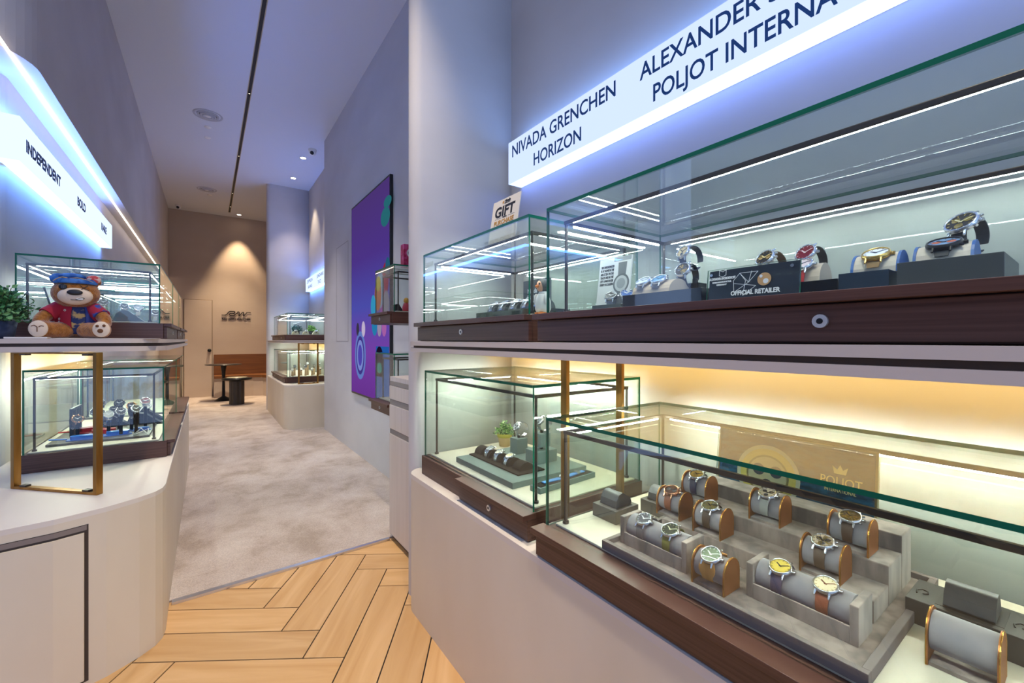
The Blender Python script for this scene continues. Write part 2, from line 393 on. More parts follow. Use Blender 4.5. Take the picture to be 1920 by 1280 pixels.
shelf('thin pale shelf splitting the far niche above the brass frames', fo2, [(x+.012, y+.003) if x < 1.5 else (x, y) for x, y in fo2], (1.205, 1.218, 1.226, 1.243), [((1.40, 1.406, 6.6, 8.6, 1.193, 1.205), 1)], (1.2, 7.6, 1.205))

# ------------------------------------------------------------ glass display cases
def pane(name, dims, par, thin):
    """thin = axis index of the pane's thickness"""
    e = {0: [1, 1, 1, 1, 0, 0], 1: [1, 1, 0, 0, 1, 1], 2: [0, 0, 1, 1, 1, 1]}[thin]
    return MB().box(*dims, mi=e).build(name, [GLASS, EDGE], par)
def lock(par, x, y, z, s):
    g = MB(); g.cyl((x, y, z), (x+s*.005, y, z), .0105, 20); g.build('lock', LOCKM, par)
    g = MB(); g.cyl((x+s*.005, y, z), (x+s*.0058, y, z), .0045, 12); g.build('keyhole', BLACK, par)
def case(label, xf, xb, y0, y1, zb, zt, ztop, drawers, group, s=-1, led=(1, 1, 1, 1), lead=.045, locks=True, plain=True, solid_lip=True):
    """xf glass front plane, xb back plane, s direction the front faces"""
    t = thing('display_case', label, 'display case', ((xf+xb)/2, (y0+y1)/2, zb), group)
    cx, cyy = (xf+xb)/2, (y0+y1)/2
    def D(x0, x1, a, b, z0, z1): return (x0-cx, x1-cx, a-cyy, b-cyy, z0-zb, z1-zb)
    B('base', D(xf+s*.012, xb-s*.004, y0-.006, y1+.006, zb+.001, zt), WENGE, t, .001)
    B('floor_panel', D(xf-s*.022, xb+s*.012, y0+.016, y1-.016, zt, zt+.007), CREAM, t, .002)
    for (a, b) in drawers:
        dm = MB().box(*D(xf+s*.012, xf+s*.026, a+.002, b-.002, zb+.004, zt-.018)).build('drawer', WENGE, t, .001)
        MB().box(*D(xf-s*.004, xf+s*.045, a, b, zt-.016, zt+.001)).build('lip', WENGE, dm, .001)
        if locks: lock(dm, xf+s*.026-cx, (a+b)/2+(.0)-cyy, zb+.45*(zt-zb)-zb, s)
    th = .006
    pane('front_glass', D(xf, xf-s*th, y0, y1, zt, ztop), t, 0)
    pane('back_glass', D(xb, xb+s*th, y0, y1, zt, ztop), t, 0)
    pane('side_glass', D(xf-s*th, xb+s*th, y0, y0+th, zt, ztop), t, 1)
    pane('side_glass', D(xf-s*th, xb+s*th, y1-th, y1, zt, ztop), t, 1)
    pane('top_glass', D(xf, xb, y0, y1, ztop, ztop+.009), t, 2)
    i = lead; zr = ztop-.034; X0, X1 = xf-s*i, xb+s*.03
    Y0, Y1 = y0+.04, y1-.035
    for nx in (X0, X1):
        for ny in (Y0, Y1):
            g = MB(); g.cyl((nx-cx, ny-cyy, zt+.007-zb), (nx-cx, ny-cyy, zr-zb), .0048, 10)
            g.cyl((nx-cx, ny-cyy, zt+.007-zb), (nx-cx, ny-cyy, zt+.015-zb), .009, 14)
            g.build('post', ROD, t)
    r = .0055
    for nx in (X0, X1): B('rail', D(nx-r, nx+r, Y0-r, Y1+r, zr-r, zr+r), ROD, t, .002)
    for ny in (Y0, Y1): B('rail', D(min(X0, X1)+r, max(X0, X1)-r, ny-r, ny+r, zr-r, zr+r), ROD, t, .002)
    q = .0019; zb_ = zr-r
    lm = LEDL if zb < 1 else LED
    if led[0]: B('led_strip', D(X0-q, X0+q, Y0+.03, Y1-.03, zb_-.0002, zb_), lm, t)
    if led[1]: B('led_strip', D(X1-q, X1+q, Y0+.03, Y1-.03, zb_-(.004 if zb < 1 else .0006), zb_), lm, t)
    if led[2]: B('led_strip', D(min(X0, X1)+.03, max(X0, X1)-.03, Y0-q, Y0+q, zb_-.0002, zb_), lm, t)
    if led[3]: B('led_strip', D(min(X0, X1)+.03, max(X0, X1)-.03, Y1-q, Y1+q, zb_-.004, zb_), lm, t)
    return t
G = 'glass watch display cases'
case('large lower right glass case holding the grey stepped watch display', .795, 1.33, -.45, .947, .63, .715, 1.018, [(-.44, .963)], G)
case('lower right glass case with the teal trays and small potted plant', .82, 1.34, 1.04, 1.85, .63, .715, 1.10, [(1.03, 1.47)], G)
case('long upper right glass case under the lightbox sign', .80, 1.34, -.45, .95, 1.243, 1.323, 1.622, [(-.44, .962)], G)
case('upper right glass case with a gift card sign on its roof', .80, 1.32, 1.035, 1.82, 1.243, 1.325, 1.627, [(1.0, 1.825)], G)
case('upper left glass case directly behind the teddy bear', -.205, -.72, 2.91, 3.85, 1.254, 1.337, 1.640, [(2.93, 3.84)], G, s=1)
case('second upper left glass case, next one along from the teddy bear', -.205, -.72, 3.92, 4.60, 1.254, 1.337, 1.640, [(3.93, 4.60)], G, s=1)
case('farthest upper left glass case near the shelf tip', -.205, -.72, 4.66, 5.10, 1.254, 1.337, 1.640, [(4.67, 5.10)], G, s=1)
case('lower left glass case with red and blue watch stands', -.19, -.70, 2.92, 3.95, .63, .715, 1.10, [(2.93, 3.94)], G, s=1)
case('second lower left glass case behind the one with red stands', -.19, -.70, 4.02, 5.05, .63, .715, 1.10, [(4.03, 5.05)], G, s=1)
case('upper glass case in the far niche with green plants inside', .935, 1.48, 6.95, 8.45, 1.243, 1.325, 1.635, [(6.96, 7.7), (7.71, 8.45)], G)
case('lower glass case in the far niche behind the brass frame', .935, 1.48, 6.95, 8.45, .62, .705, 1.085, [(6.96, 7.7), (7.71, 8.45)], G)
case('small upper case mounted on the wall in front of the screen', 1.0, 1.318, 2.75, 3.13, 1.36, 1.437, 1.745, [(2.75, 3.15)], G, led=(0, 0, 0, 0))
case('small lower case mounted on the wall below the screen edge', 1.0, 1.318, 2.75, 3.13, .745, .822, 1.150, [(2.75, 3.15)], G, led=(0, 0, 0, 0))
for o in [o for o in bpy.data.objects if o.name.startswith('led_strip')]: pass

# brass rectangular frames carrying the shelves
def brass_frame(label, p, q, z0, z1, wdt=.016, dep=.03, group='brass shelf frames'):
    p = Vector((*p, 0)); q = Vector((*q, 0)); L = (q-p).length; X = (q-p).normalized()
    M = frame((p.x, p.y, z0), X, Vector((0, 0, 1)).cross(X)) if False else None
    t = thing('brass_frame', label, 'shelf support', (p.x, p.y, z0), group); t.rotation_euler = (0, 0, math.atan2(X.y, X.x))
    h = z1-z0
    B('post', (-wdt/2, wdt/2, -dep/2, dep/2, 0, h), BRASS, t, .001)
    B('post', (L-wdt/2, L+wdt/2, -dep/2, dep/2, 0, h), BRASS, t, .001)
    B('bottom_rail', (wdt/2, L-wdt/2, -dep/2, dep/2, 0, wdt*.6), BRASS, t, .001)
    B('top_rail', (wdt/2, L-wdt/2, -dep/2, dep/2, h-wdt*.4, h), BRASS, t, .001)
    for x in (.05, L-.05):
        for za, zc in ((wdt*.6, wdt*.6+.006), (h-wdt*.4-.006, h-wdt*.4)): B('mounting_clip', (x-.015, x+.015, -.01, .01, za, zc), ROD, t)
brass_frame('rectangular brass frame standing on the left counter under the shelf', (-.655, 2.66), (-.36, 2.36), .6305, 1.1995, wdt=.018, dep=.024)
brass_frame('rectangular brass frame between the two lower right cases', (.912, .993), (1.17, .993), .6305, 1.1965, wdt=.014, dep=.026)
brass_frame('brass frame standing in front of the far niche case', (1.05, 6.70), (1.30, 6.70), .62, 1.205, wdt=.02)
brass_frame('brass frame partly hidden behind the far niche case', (.90, 6.88), (.90, 6.90), .62, 1.205, wdt=.018) if False else None

# ------------------------------------------------------------ lightbox signs
def halo(par, dims): pass
sr = thing('lightbox_sign', 'long glowing white sign reading NIVADA GRENCHEN HORIZON above right cases', 'sign', (1.34, .6, 2.074))
def L3(o): return o
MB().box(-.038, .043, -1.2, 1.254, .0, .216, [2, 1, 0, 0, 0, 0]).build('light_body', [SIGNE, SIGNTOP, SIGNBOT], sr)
B('front_panel', (-.0405, -.038, -1.2, 1.256, .0, .218), emit_mat('sign_panel', LED_SIGN, SIGN_ST), sr)
bpy.context.view_layer.update()
def tR(x, y, z): return frame((x, y, z), (0, -1, 0), (0, 0, 1))
for tx, y, z, cap, wd in (('NIVADA GRENCHEN', 1.825, 2.206, .060, .696), ('HORIZON', 1.644, 2.103, .059, .326), ('ALEXANDER SHOROKHOFF', 1.008, 2.206, .060, .93),
                          ('POLJOT INTERNATIONAL', .955, 2.103, .060, .80)):
    text(tx, sr, tR(1.2985, y, z), cap/CAP, INK, wd, bold=.0011)
sl = thing('lightbox_sign', 'glowing white sign reading INDEPENDENT BOLD RARE on the left wall', 'sign', (-.79, 4.3, 2.127))
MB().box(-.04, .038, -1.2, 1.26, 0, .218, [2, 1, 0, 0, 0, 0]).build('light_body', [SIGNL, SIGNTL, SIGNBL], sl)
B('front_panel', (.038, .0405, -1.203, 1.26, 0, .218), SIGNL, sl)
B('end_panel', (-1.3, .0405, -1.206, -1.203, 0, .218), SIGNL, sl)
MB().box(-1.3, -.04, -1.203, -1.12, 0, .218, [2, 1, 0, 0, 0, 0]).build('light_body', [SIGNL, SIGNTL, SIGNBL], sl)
bpy.context.view_layer.update()
def tL(x, y, z): return frame((x, y, z), (0, 1, 0), (0, 0, 1))
for tx, y, z, cap, wd in (('INDEPENDENT', 3.18, 2.203, .058, .62), ('BOLD', 4.222, 2.203, .058, .245), ('RARE', 5.049, 2.203, .058, .225)):
    text(tx, sl, tL(-.7485, y, z), cap/CAP, INK, wd, bold=.0035)
def tN(x, y, z): return frame((x, y, z), (1, 0, 0), (0, 0, 1))
text('CIGA', sl, tN(-1.19, 3.093, 2.215), .06/CAP, INK, .15, bold=.002); text('design', sl, tN(-1.02, 3.093, 2.215), .06/CAP, INK, .17)
text('Laco', sl, tN(-1.58, 3.093, 2.26), .055/CAP, INK, .14, shear=.3); text('1925', sl, tN(-1.56, 3.093, 2.19), .03/CAP, INK, .10)
sf = thing('lightbox_sign', 'small glowing sign with two columns of brand names in far niche', 'sign', (1.49, 7.6, 2.13))
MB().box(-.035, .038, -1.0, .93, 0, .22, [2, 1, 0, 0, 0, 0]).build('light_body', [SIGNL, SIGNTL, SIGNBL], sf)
B('front_panel', (-.0375, -.035, -1.0, .93, 0, .22), SIGNL, sf)
bpy.context.view_layer.update()
for tx, y, z in (('ZEPPELIN', 8.35, 2.26), ('IRON ANNIE', 8.3, 2.17), ('JUNGHANS', 7.6, 2.26), ('TACS', 7.5, 2.17)): pass
for tx, y, z, wd in (('ZEPPELIN', 8.40, 2.26, .5), ('BAUHAUS', 8.30, 2.16, .36), ('JUNGHANS', 7.55, 2.26, .5), ('TACS', 7.48, 2.16, .25)):
    text(tx, sf, tR(1.4515, y, z), .055/CAP, INK, wd)

# LED line recessed in the left soffit
g = MB(); g.box(-.752, -.742, 2.2, 11.4, 2.574, 2.58)
tag(g.build('soffit_light', LEDN), 'thin warm white light line recessed under the left wall edge', 'light strip')

# ------------------------------------------------------------ ceiling fixtures
g = MB(); g.box(.362, .392, -1.0, 11.1, ZC-.004, ZC+.0)
dt = g.build('linear_diffuser', mat('slot_black', '0b0b0c', .6)); tag(dt, 'long narrow black slot running along the ceiling', 'ceiling vent')
g = MB(); g.box(.355, .362, -1.0, 11.1, ZC-.006, ZC); g.box(.392, .399, -1.0, 11.1, ZC-.006, ZC); g.build('slot_trim', mat('slot_trim', 'b8a98e', .5), dt)
def vent(x, y, r, label):
    t = thing('ceiling_diffuser', label, 'ceiling vent', (x, y, ZC), 'round ceiling diffusers'); g = MB()
    for k, q in enumerate((1.0, .74, .55, .38)):
        g.lathe([(r*q, 0), (r*q*.98, -.006-.006*k), (r*(q-.13), -.004-.006*k), (r*(q-.16), 0)], 40)
    g.build('ring', mat('vent_ring', 'b9bac0', .5), t)
    g = MB(); g.disc((0, 0, -.002), r*.7, 32); g.build('throat', mat('vent_dark', '2c2c30', .7), t)
    g = MB(); g.ball((0, 0, -.012), (r*.24, r*.24, .012)); g.build('centre_cone', WHITE, t)
vent(0, 6.46, .155, 'round white ceiling vent nearest the entrance, above the aisle')
vent(-.016, 9.66, .155, 'round white ceiling vent farther back near the end wall')
for x, y, r, l in ((0, 6.82, .04, 'small flush ceiling disc just beyond the nearer vent'), (-.006, 7.18, .04, 'second small flush ceiling disc beyond the nearer vent'), (.025, 9.99, .04, 'small flush ceiling disc beyond the farther vent')):
    g = MB(); g.lathe([(0, -.008), (r*.9, -.008), (r, 0)], 28, M=T(x, y, ZC)); tag(g.build('ceiling_disc', WHITE), l, 'ceiling sensor', 'flush ceiling discs')
def downlight(x, y, label, spot=None, size=48, tgt=None, col=(1, .82, .6)):
    t = thing('ceiling_light', label, 'ceiling light', (x, y, ZC), 'round ceiling downlights')
    g = MB(); g.lathe([(.05, 0), (.052, -.004), (.04, -.004), (.038, 0)], 28); g.build('trim_ring', WHITE, t)
    g = MB(); g.lathe([(0, -.002), (.038, -.002)], 28); g.build('lamp', DOWN, t)
    if spot:
        ld = bpy.data.lights.new('spot', 'SPOT'); ld.energy = spot; ld.spot_size = R(size); ld.spot_blend = .6; ld.color = col; ld.shadow_soft_size = .03
        o = bpy.data.objects.new('spot', ld); COL.objects.link(o); o.parent = t; o.location = (0, 0, -.02)
        if tgt:
            v = Vector(tgt)-Vector((x, y, ZC-.02)); o.rotation_euler = v.to_track_quat('-Z', 'Y').to_euler()
downlight(.56, 11.2, 'warm round downlight close to the end wall', 210, 58, (.56, 11.33, 0), (1, .74, .46))
downlight(1.19, 8.13, 'round downlight above the far niche, farther of the pair', 60, 70, (1.45, 8.2, 0))
downlight(1.18, 7.14, 'round downlight above the far niche beside the dome camera', 45, 60, (1.4, 7.1, 0))
def track_spot(x, y, energy, label, tgt, col, size=62):
    t = thing('track_spotlight', label, 'ceiling light', (x, y, ZC), 'small spotlights in the ceiling slot')
    g = MB(); g.cyl((0, 0, -.012), (0, 0, 0), .012, 16); g.build('housing', BLACKM, t)
    g = MB(); g.disc((0, 0, -.0125), .008, 16); g.build('lamp', emit_mat('spot_lens', (1, .85, .6), 3), t) if False else g.build('lamp', MATS.get('spot_lens') or emit_mat('spot_lens', (1, .85, .6), 2.5), t)
    ld = bpy.data.lights.new('spot', 'SPOT'); ld.energy = energy*SPOT; ld.spot_size = R(size); ld.spot_blend = .9; ld.color = col; ld.shadow_soft_size = .05
    o = bpy.data.objects.new('spot', ld); COL.objects.link(o); o.parent = t; o.location = (0, 0, -.03)
    v = Vector(tgt)-Vector((x, y, ZC-.03)); o.rotation_euler = v.to_track_quat('-Z', 'Y').to_euler()
for y, e, tg, c_, l in ((.1, 260, (.1, .4, 0), (1, .88, .72), 'slot spotlight over the shop entrance'), (1.5, 300, (.3, 1.9, 0), (1, .86, .68), 'slot spotlight over the herringbone floor'),
                        (3.6, 300, (.4, 3.9, 0), (1, .95, .88), 'slot spotlight over the near carpet'), (5.6, 300, (.45, 5.9, 0), (1, .95, .88), 'slot spotlight over the middle of the aisle'),
                        (7.6, 300, (.4, 7.7, 0), (1, .90, .80), 'slot spotlight beside the far niche'), (9.6, 520, (.35, 10.0, 0), (1, .84, .62), 'slot spotlight over the lounge tables'), (10.6, 330, (.30, 11.0, 0), (1, .78, .52), 'slot spotlight washing the end wall')):
    track_spot(.377, y, e, l, tg, c_)
def dome(x, y, label):
    t = thing('security_camera', label, 'security camera', (x, y, ZC), 'dome security cameras')
    g = MB(); g.lathe([(0.055, 0), (.055, -.02), (.05, -.03), (0, -.03)], 24); g.build('mount', WHITE, t)
    g = MB(); g.ball((0, 0, -.045), (.045, .045, .04)); g.build('housing', WHITE, t)
    g = MB(); g.ball((-.01, -.022, -.055), (.028, .028, .028)); g.build('lens', BLACK, t)
dome(1.24, 6.75, 'white dome camera on ceiling beside the right wall corner')
dome(-.49, 11.1, 'white dome camera on ceiling in the far left corner')

# ------------------------------------------------------------ screen on the right wall
sc = thing('wall_screen', 'tall screen showing balloons and an alarm clock on purple', 'screen', (1.322, 4.26, 1.69))
B('bezel', (-.03, -.002, -.612, .612, -1.02, 1.01), mat('bezel', '1b2026', .4), sc, .002)
def screen_mat():
    m = bpy.data.materials.new('screen_picture'); m.use_nodes = True; nt = m.node_tree; nt.nodes.clear()
    out = nt.nodes.new('ShaderNodeOutputMaterial'); e = nt.nodes.new('ShaderNodeEmission'); tc = nt.nodes.new('ShaderNodeTexCoord')
    sp = nt.nodes.new('ShaderNodeSeparateXYZ'); r = nt.nodes.new('ShaderNodeValToRGB')
    nt.links.new(tc.outputs['Generated'], sp.inputs[0]); nt.links.new(sp.outputs['Z'], r.inputs[0]); nt.links.new(r.outputs[0], e.inputs[0])
    el = r.color_ramp.elements; el[0].position = 0; el[0].color = (*hx('7b3fa8'), 1); el[1].position = 1; el[1].color = (*hx('5a3f8a'), 1)
    for p, c in ((.22, '8a4cc0'), (.45, '5a5cc8'), (.7, '5b3fa0')):
        q = el.new(p); q.color = (*hx(c), 1)
    e.inputs[1].default_value = .55; nt.links.new(e.outputs[0], out.inputs[0]); return m
B('picture', (-.032, -.03, -.60, .60, -1.0, .99), screen_mat(), sc)
def ell(par, y, z, ry, rz, col, st=.6, x=-.0325, nm='picture_shape'):
    M = frame((x, y, z), (0, -1, 0), (0, 0, 1)); g = MB(); g.disc((0, 0, 0), ry, 28, 0, M, ry=rz, th=.0004)
    k = 'scr_'+col
    m = MATS.get(k) or emit_mat(k, hx(col), st)
    return g.build(nm, m, par)
# glass jar of balloons (nearest edge of the picture)
for y, z, a, b_, c in ((-.56, .78, .10, .05, '2f7a86'), (-.50, .66, .12, .085, '2f7a86'), (-.36, .02, .105, .17, '8ab0d8'), (-.30, -.02, .095, .15, 'c87a50'), (-.31, .08, .07, .07, 'c8b840'), (-.50, .10, .085, .15, 'a03048'), (-.56, .20, .06, .09, '2a6a88'),
                        (-.16, -.12, .075, .11, '3fa8d8'), (-.20, -.30, .08, .10, '3090c8'), (-.42, -.14, .06, .10, 'b050b8'), (-.52, -.12, .08, .12, '9890a0'), (-.34, -.32, .06, .09, 'b0a0c0'), (-.47, -.33, .06, .08, 'c070c0')):
    ell(sc, y, z, a, b_, c, .55, -.0325-.0004*random.random())
# alarm clock
for ry, rz, c, st, x in ((.19, .25, '6f8ad8', .6, -.0325), (.145, .20, '4a3f98', .6, -.0330), (.115, .16, '8a9ae8', .6, -.0335), (.075, .11, '5a4fc0', .6, -.0340)): ell(sc, .27, -.60, ry, rz, c, st, x)
ell(sc, .36, -.33, .05, .07, '504a60', .4); ell(sc, .16, -.33, .06, .08, 'd8c8e8', .6)
g = MB(); g.box(-.0329, -.0323, -.598, -.24, -.99, -.50); g.build('picture_shape', emit_mat('scr_blue', hx('2a6ac0'), .55), sc)
g = MB(); g.prism([(-.10, -.1), (.10, -.1)]+arc(0, .08, .10, 0, 180, 10), 0, .0004, M=frame((-.0333, -.34, -.86+.18), (0, -1, 0), (0, 0, 1))); g.build('picture_shape', emit_mat('scr_dark', hx('20142c'), .5), sc)
ell(sc, -.34, -.70, .07, .05, '1f9a90', .6, -.0336)

# pale cabinet of drawers behind the fin
cb = thing('drawer_cabinet', 'tall pale wood cabinet with drawers standing beside the wall screen', 'cabinet', (1.12, 2.35, 0))
B('body', (-.18, .198, -.295, .30, .035, 1.02), CABW, cb, .001)
B('plinth', (-.165, .198, -.29, .295, 0, .035), RECESS, cb)
g = MB()
for z0, z1 in ((.966, .993), (.848, .878), (.666, .693)): g.box(-.186, -.178, -.29, .285, z0, z1)
g.build('finger_pull', mat('pull_grey', '8b827d', .6), cb)
for z0, z1, n in ((.882, .963, 'drawer'), (.697, .845, 'drawer'), (.04, .663, 'door')): B(n, (-.190, -.18, -.29, .285, z0, z1), CABW, cb, .001)

# ------------------------------------------------------------ lounge at the end
bn = thing('bench', 'built in bench with brown wooden seat and back panel', 'bench', (.6, 11.3, 0))
B('back_panel', (-.495, .92, .165, .195, .478, .925), mat('bench_wood', '7a4a20', .5, noise=((2, 2, 30), '653a18', 4, .3, .7)), bn)
bo = [(-.495, .195), (-.495, -.22)]+[(-.1, -.24), (.2, -.26), (.38, -.36), (.44, -.5), (.47, -2.3), (.90, -2.3), (.90, .195)]
g = MB(); g.prism(bo, .42, .475); g.build('seat', MATS['bench_wood'], bn, .004)
bi = [(x-.0 if x < 0 else x+.02, y+.03 if y < 0 else y) for x, y in bo]
g = MB(); g.prism(bi, 0, .42); g.build('plinth', PLASTER_W, bn)
tt = thing('side_table', 'round dark table with a flared stem behind the fluted stool', 'table', (.26, 10.55, 0))
g = MB(); g.lathe([(0, .735), (.30, .735), (.318, .745), (.318, .752), (0, .752)], 40); g.build('tabletop', mat('table_dark', '2c2624', .35), tt)
g = MB(); g.lathe([(.055, .735), (.035, .6), (.025, .4), (.03, .1), (.16, .02), (.17, 0)], 28); g.build('stem', BLACKM, tt)
st = thing('stool', 'fluted dark drum table with a pale round tray top', 'stool', (.455, 9.80, 0))
g = MB(); g.lathe([(0, .46), (.125, .46), (.13, .475), (.25, .485), (.25, .515), (.13, .52), (.10, .515), (0, .515)], 36); g.build('top', BLACKM, st)
g = MB(); g.lathe([(0, .521), (.17, .521), (.17, .53), (0, .531)], 30); g.build('tray', mat('tray_pale', 'a9a48f', .3), st)
fl = []
for i in range(72):
    a = 2*math.pi*i/72; r = .125-.010*abs(math.sin(a*6)); fl.append((r*math.cos(a), r*math.sin(a)))
g = MB(); g.prism(fl, 0, .47, sm=False); g.build('fluted_body', mat('stool_body', '35302f', .5), st)
# RW logo on the end wall
lg = thing('wall_logo', 'dark metal RW emblem and RED ARMY WATCHES lettering on end wall', 'sign', (.52, 11.5, 1.76))
def stroke(pts, wd, par, m, Mx, th=.01, nm='emblem'):
    g = MB()
    for a, b in zip(pts[:-1], pts[1:]):
        a = Vector(a); b = Vector(b); d = (b-a).normalized(); n = Vector((-d.y, d.x))*wd/2; e = d*wd*.3
        g.prism([tuple(a-e+n), tuple(a-e-n), tuple(b+e-n), tuple(b+e+n)], 0, th, M=Mx)
    return g.build(nm, m, par)
LG = mat('logo_dark', '241a14', .4, metal=.3)
k = .545/1030
def lp(P): return [((x-300)*k-.27, (430-y)*k*1.25-.06) for x, y in P]
ML = frame((0, -.012, 0), (1, 0, 0), (0, 0, 1))
stroke(lp([(300, 275), (420, 275), (460, 250), (560, 150), (600, 140), (740, 140), (770, 165), (750, 195), (700, 215), (600, 215), (570, 240), (590, 275), (640, 288), (720, 285), (800, 215), (850, 205)]), .016, lg, LG, ML)
stroke(lp([(840, 185), (870, 150), (905, 150), (920, 180), (905, 280), (935, 270), (1035, 165), (1075, 160), (1085, 190), (1070, 285), (1100, 265), (1200, 165), (1330, 165)]), .016, lg, LG, ML)
bpy.context.view_layer.update()
text('RED ARMY WATCHES', lg, frame((.25, 11.487, 1.705), (1, 0, 0), (0, 0, 1)), .034/CAP, LG, .545, bold=.0025, ext=.003)
# ------------------------------------------------------------ contents of the cases
# ------------------------------------------------------------ watches
CASEP = [(0, -.0045), (.80, -.0045), (.98, -.0025), (1.0, .0), (1.0, .0028), (.95, .0042)]
MET = {'steel': STEEL, 'rose': ROSE, 'gold': GOLD, 'dark': BLACKM, 'bronze': GOLD}
def cmat(hexc, rough=.4, metal=0, coat=0):
    return mat('col_'+hexc+('m' if metal else '')+('c' if coat else ''), hexc, rough, metal, coat=coat)
def watch(label, M, group, metal='steel', dial='e8e2d0', strap='4a2d20', r=.0205, subs=0, skel=False, Rw=.0295, a0=24, a1=115, kind='leather',
          hand='20242c', mark='2a2a2a', subc='3a3f4a', detail=True, a1b=None, glass=False):
    t = thing('wristwatch', label, 'watch', group=group, M=M)
    m = MET[metal]
    g = MB(); g.lathe([(q*r, z) for q, z in CASEP], 36)
    for sx in (-1, 1):
        for sy in (-1, 1):
            A = Matrix.Rotation(sx*-sy*R(0), 4, 'Z')
            g.cyl((sx*.0105, sy*r*.80, .0012), (sx*.0110, sy*(r+.0036), -.0030), .0024, 8, 0, .0018); g.ball((sx*.0110, sy*(r+.0036), -.0030), .0019, n=8, k=6)
    g.build('case', m, t)
    g = MB(); g.lathe([(r*.955, .0040), (r*.94, .0058), (r*.86, .0062), (r*.82, .0050), (r*.82, .0034)], 36); g.build('bezel', m, t)
    g = MB(); g.disc((0, 0, .0038), r*.84, 32, 0)
    mats = [cmat(dial, .35, coat=.4), cmat(mark, .4), cmat(subc, .35)]
    if detail:
        for k in range(12):
            A = Matrix.Rotation(R(30*k), 4, 'Z'); g.box(-.0005, .0005, r*.64, r*.78, .0038, .0042, 1, A)
    if skel:
        rnd = random.Random(label)
        mats += [cmat('b8a060', .3, 1), cmat('8a8f98', .3, 1)]
        for k in range(6):
            a = R(60*k+rnd.uniform(-15, 15)); q = r*rnd.uniform(.22, .5); rr = r*rnd.uniform(.12, .24)
            g.lathe([(rr, .0040), (rr*.75, .0044), (rr*.75, .0040)], 14, 3+k % 2, T(q*math.cos(a), q*math.sin(a), 0))
        for k in range(5):
            A = Matrix.Rotation(R(rnd.uniform(0, 180)), 4, 'Z'); g.box(-r*.7, r*.7, -.0007, .0007, .0039, .0042, 3, A)
    for k in range(subs):
        a = R({1: [270], 2: [180, 0], 3: [150, 30, 270]}[subs][k]); q = r*.40
        g.lathe([(r*.25, .0039), (r*.25, .0042), (r*.21, .0042), (r*.21, .0040), (0, .0040)], 18, 2, T(q*math.cos(a), q*math.sin(a), 0))
    g.build('dial', mats, t)
    for ang, ln, wd in ((305, .50, .0011), (58, .70, .0008)):
        A = Matrix.Rotation(R(-ang), 4, 'Z'); g = MB(); g.box(-wd, wd, -r*.12, r*ln, .0045, .0049, 0, A); g.build('hand', cmat(hand, .3, 0), t)
    g = MB(); g.cyl((r*.97, 0, 0), (r+.0052, 0, 0), .0030, 14); g.build('crown', m, t)
    if subs >= 2:
        for sy in (-1, 1):
            g = MB(); A = Matrix.Rotation(R(28*sy), 4, 'Z'); g.cyl(A @ Vector((r*.97, 0, 0)), A @ Vector((r+.0042, 0, 0)), .0021, 10); g.build('pusher', m, t)
    if glass:
        g = MB(); g.lathe([(r*.84, .0058), (r*.6, .0066), (0, .0070)], 28); g.build('crystal', CRYS, t)
    # strap halves curving round the support
    R0 = Rw+.0035
    for sg in (1, -1):
        end = a1 if sg == 1 else (a1b or a1)
        g = MB(); n = 14 if kind != 'bracelet' else max(8, int((end-a0)/7))
        def pt(a, rr): return (sg*rr*math.sin(R(a)), -R0-.0012+rr*math.cos(R(a)))
        if kind == 'bracelet':
            for i in range(n):
                aa, ab = a0+(end-a0)*i/n+.7, a0+(end-a0)*(i+1)/n-.7
                for (xa, xb, h) in ((-.0095, -.0040, .0), (-.0037, .0037, .0006), (.0040, .0095, .0)):
                    P = [pt(aa, R0+.0006), pt(ab, R0+.0006), pt(ab, R0+.0032+h), pt(aa, R0+.0032+h)]
                    vs = [(xa, y, z) for y, z in P]+[(xb, y, z) for y, z in P]
                    g.add(vs, [(0, 1, 2, 3), (7, 6, 5, 4), (0, 4, 5, 1), (1, 5, 6, 2), (2, 6, 7, 3), (3, 7, 4, 0)], 0)
            g.build('bracelet', m, t)
        else:
            vs = []; fs = []
            for i in range(n+1):
                a = a0+(end-a0)*i/n; w_ = .0105-.0022*i/n
                if kind == 'cuff': w_ = .0115+.006*math.sin(math.pi*min(1, i/n*1.3))
                for (x, rr) in ((-w_, R0+.0006), (w_, R0+.0006), (w_, R0+.0026), (-w_, R0+.0026)): y, z = pt(a, rr); vs.append((x, y, z))
            for i in range(n):
                for q in range(4): fs.append((i*4+q, i*4+(q+1) % 4, (i+1)*4+(q+1) % 4, (i+1)*4+q))
            fs += [(0, 3, 2, 1), (n*4, n*4+1, n*4+2, n*4+3)]
            if sg == -1: fs = [tuple(reversed(f)) for f in fs]
            g.add(vs, fs, 0, False)
            if strap == '4d5a4a': pass
            g.build('strap', cmat(strap, .6), t)
    return t
def tilt(x, y, z, a, yaw=0, face=-1):
    """watch frame: dial normal leans a degrees from vertical towards the customer (-x when face=-1)"""
    a = R(a); c, s_ = math.cos(a), math.sin(a)
    Y = Vector((c*-face, 0, s_)); X = Vector((0, face, 0))
    Q = Matrix.Rotation(R(yaw), 4, 'Z')
    return T(x, y, z) @ Q @ frame((0, 0, 0), X, Y)
def on_drum(cx, y, cz, rad, a, face=-1, yaw=0):
    a_ = R(a); d = rad+.0047
    return T(0, 0, 0) @ tilt(cx+face*math.sin(a_)*d, y, cz+math.cos(a_)*d, a, yaw, face)

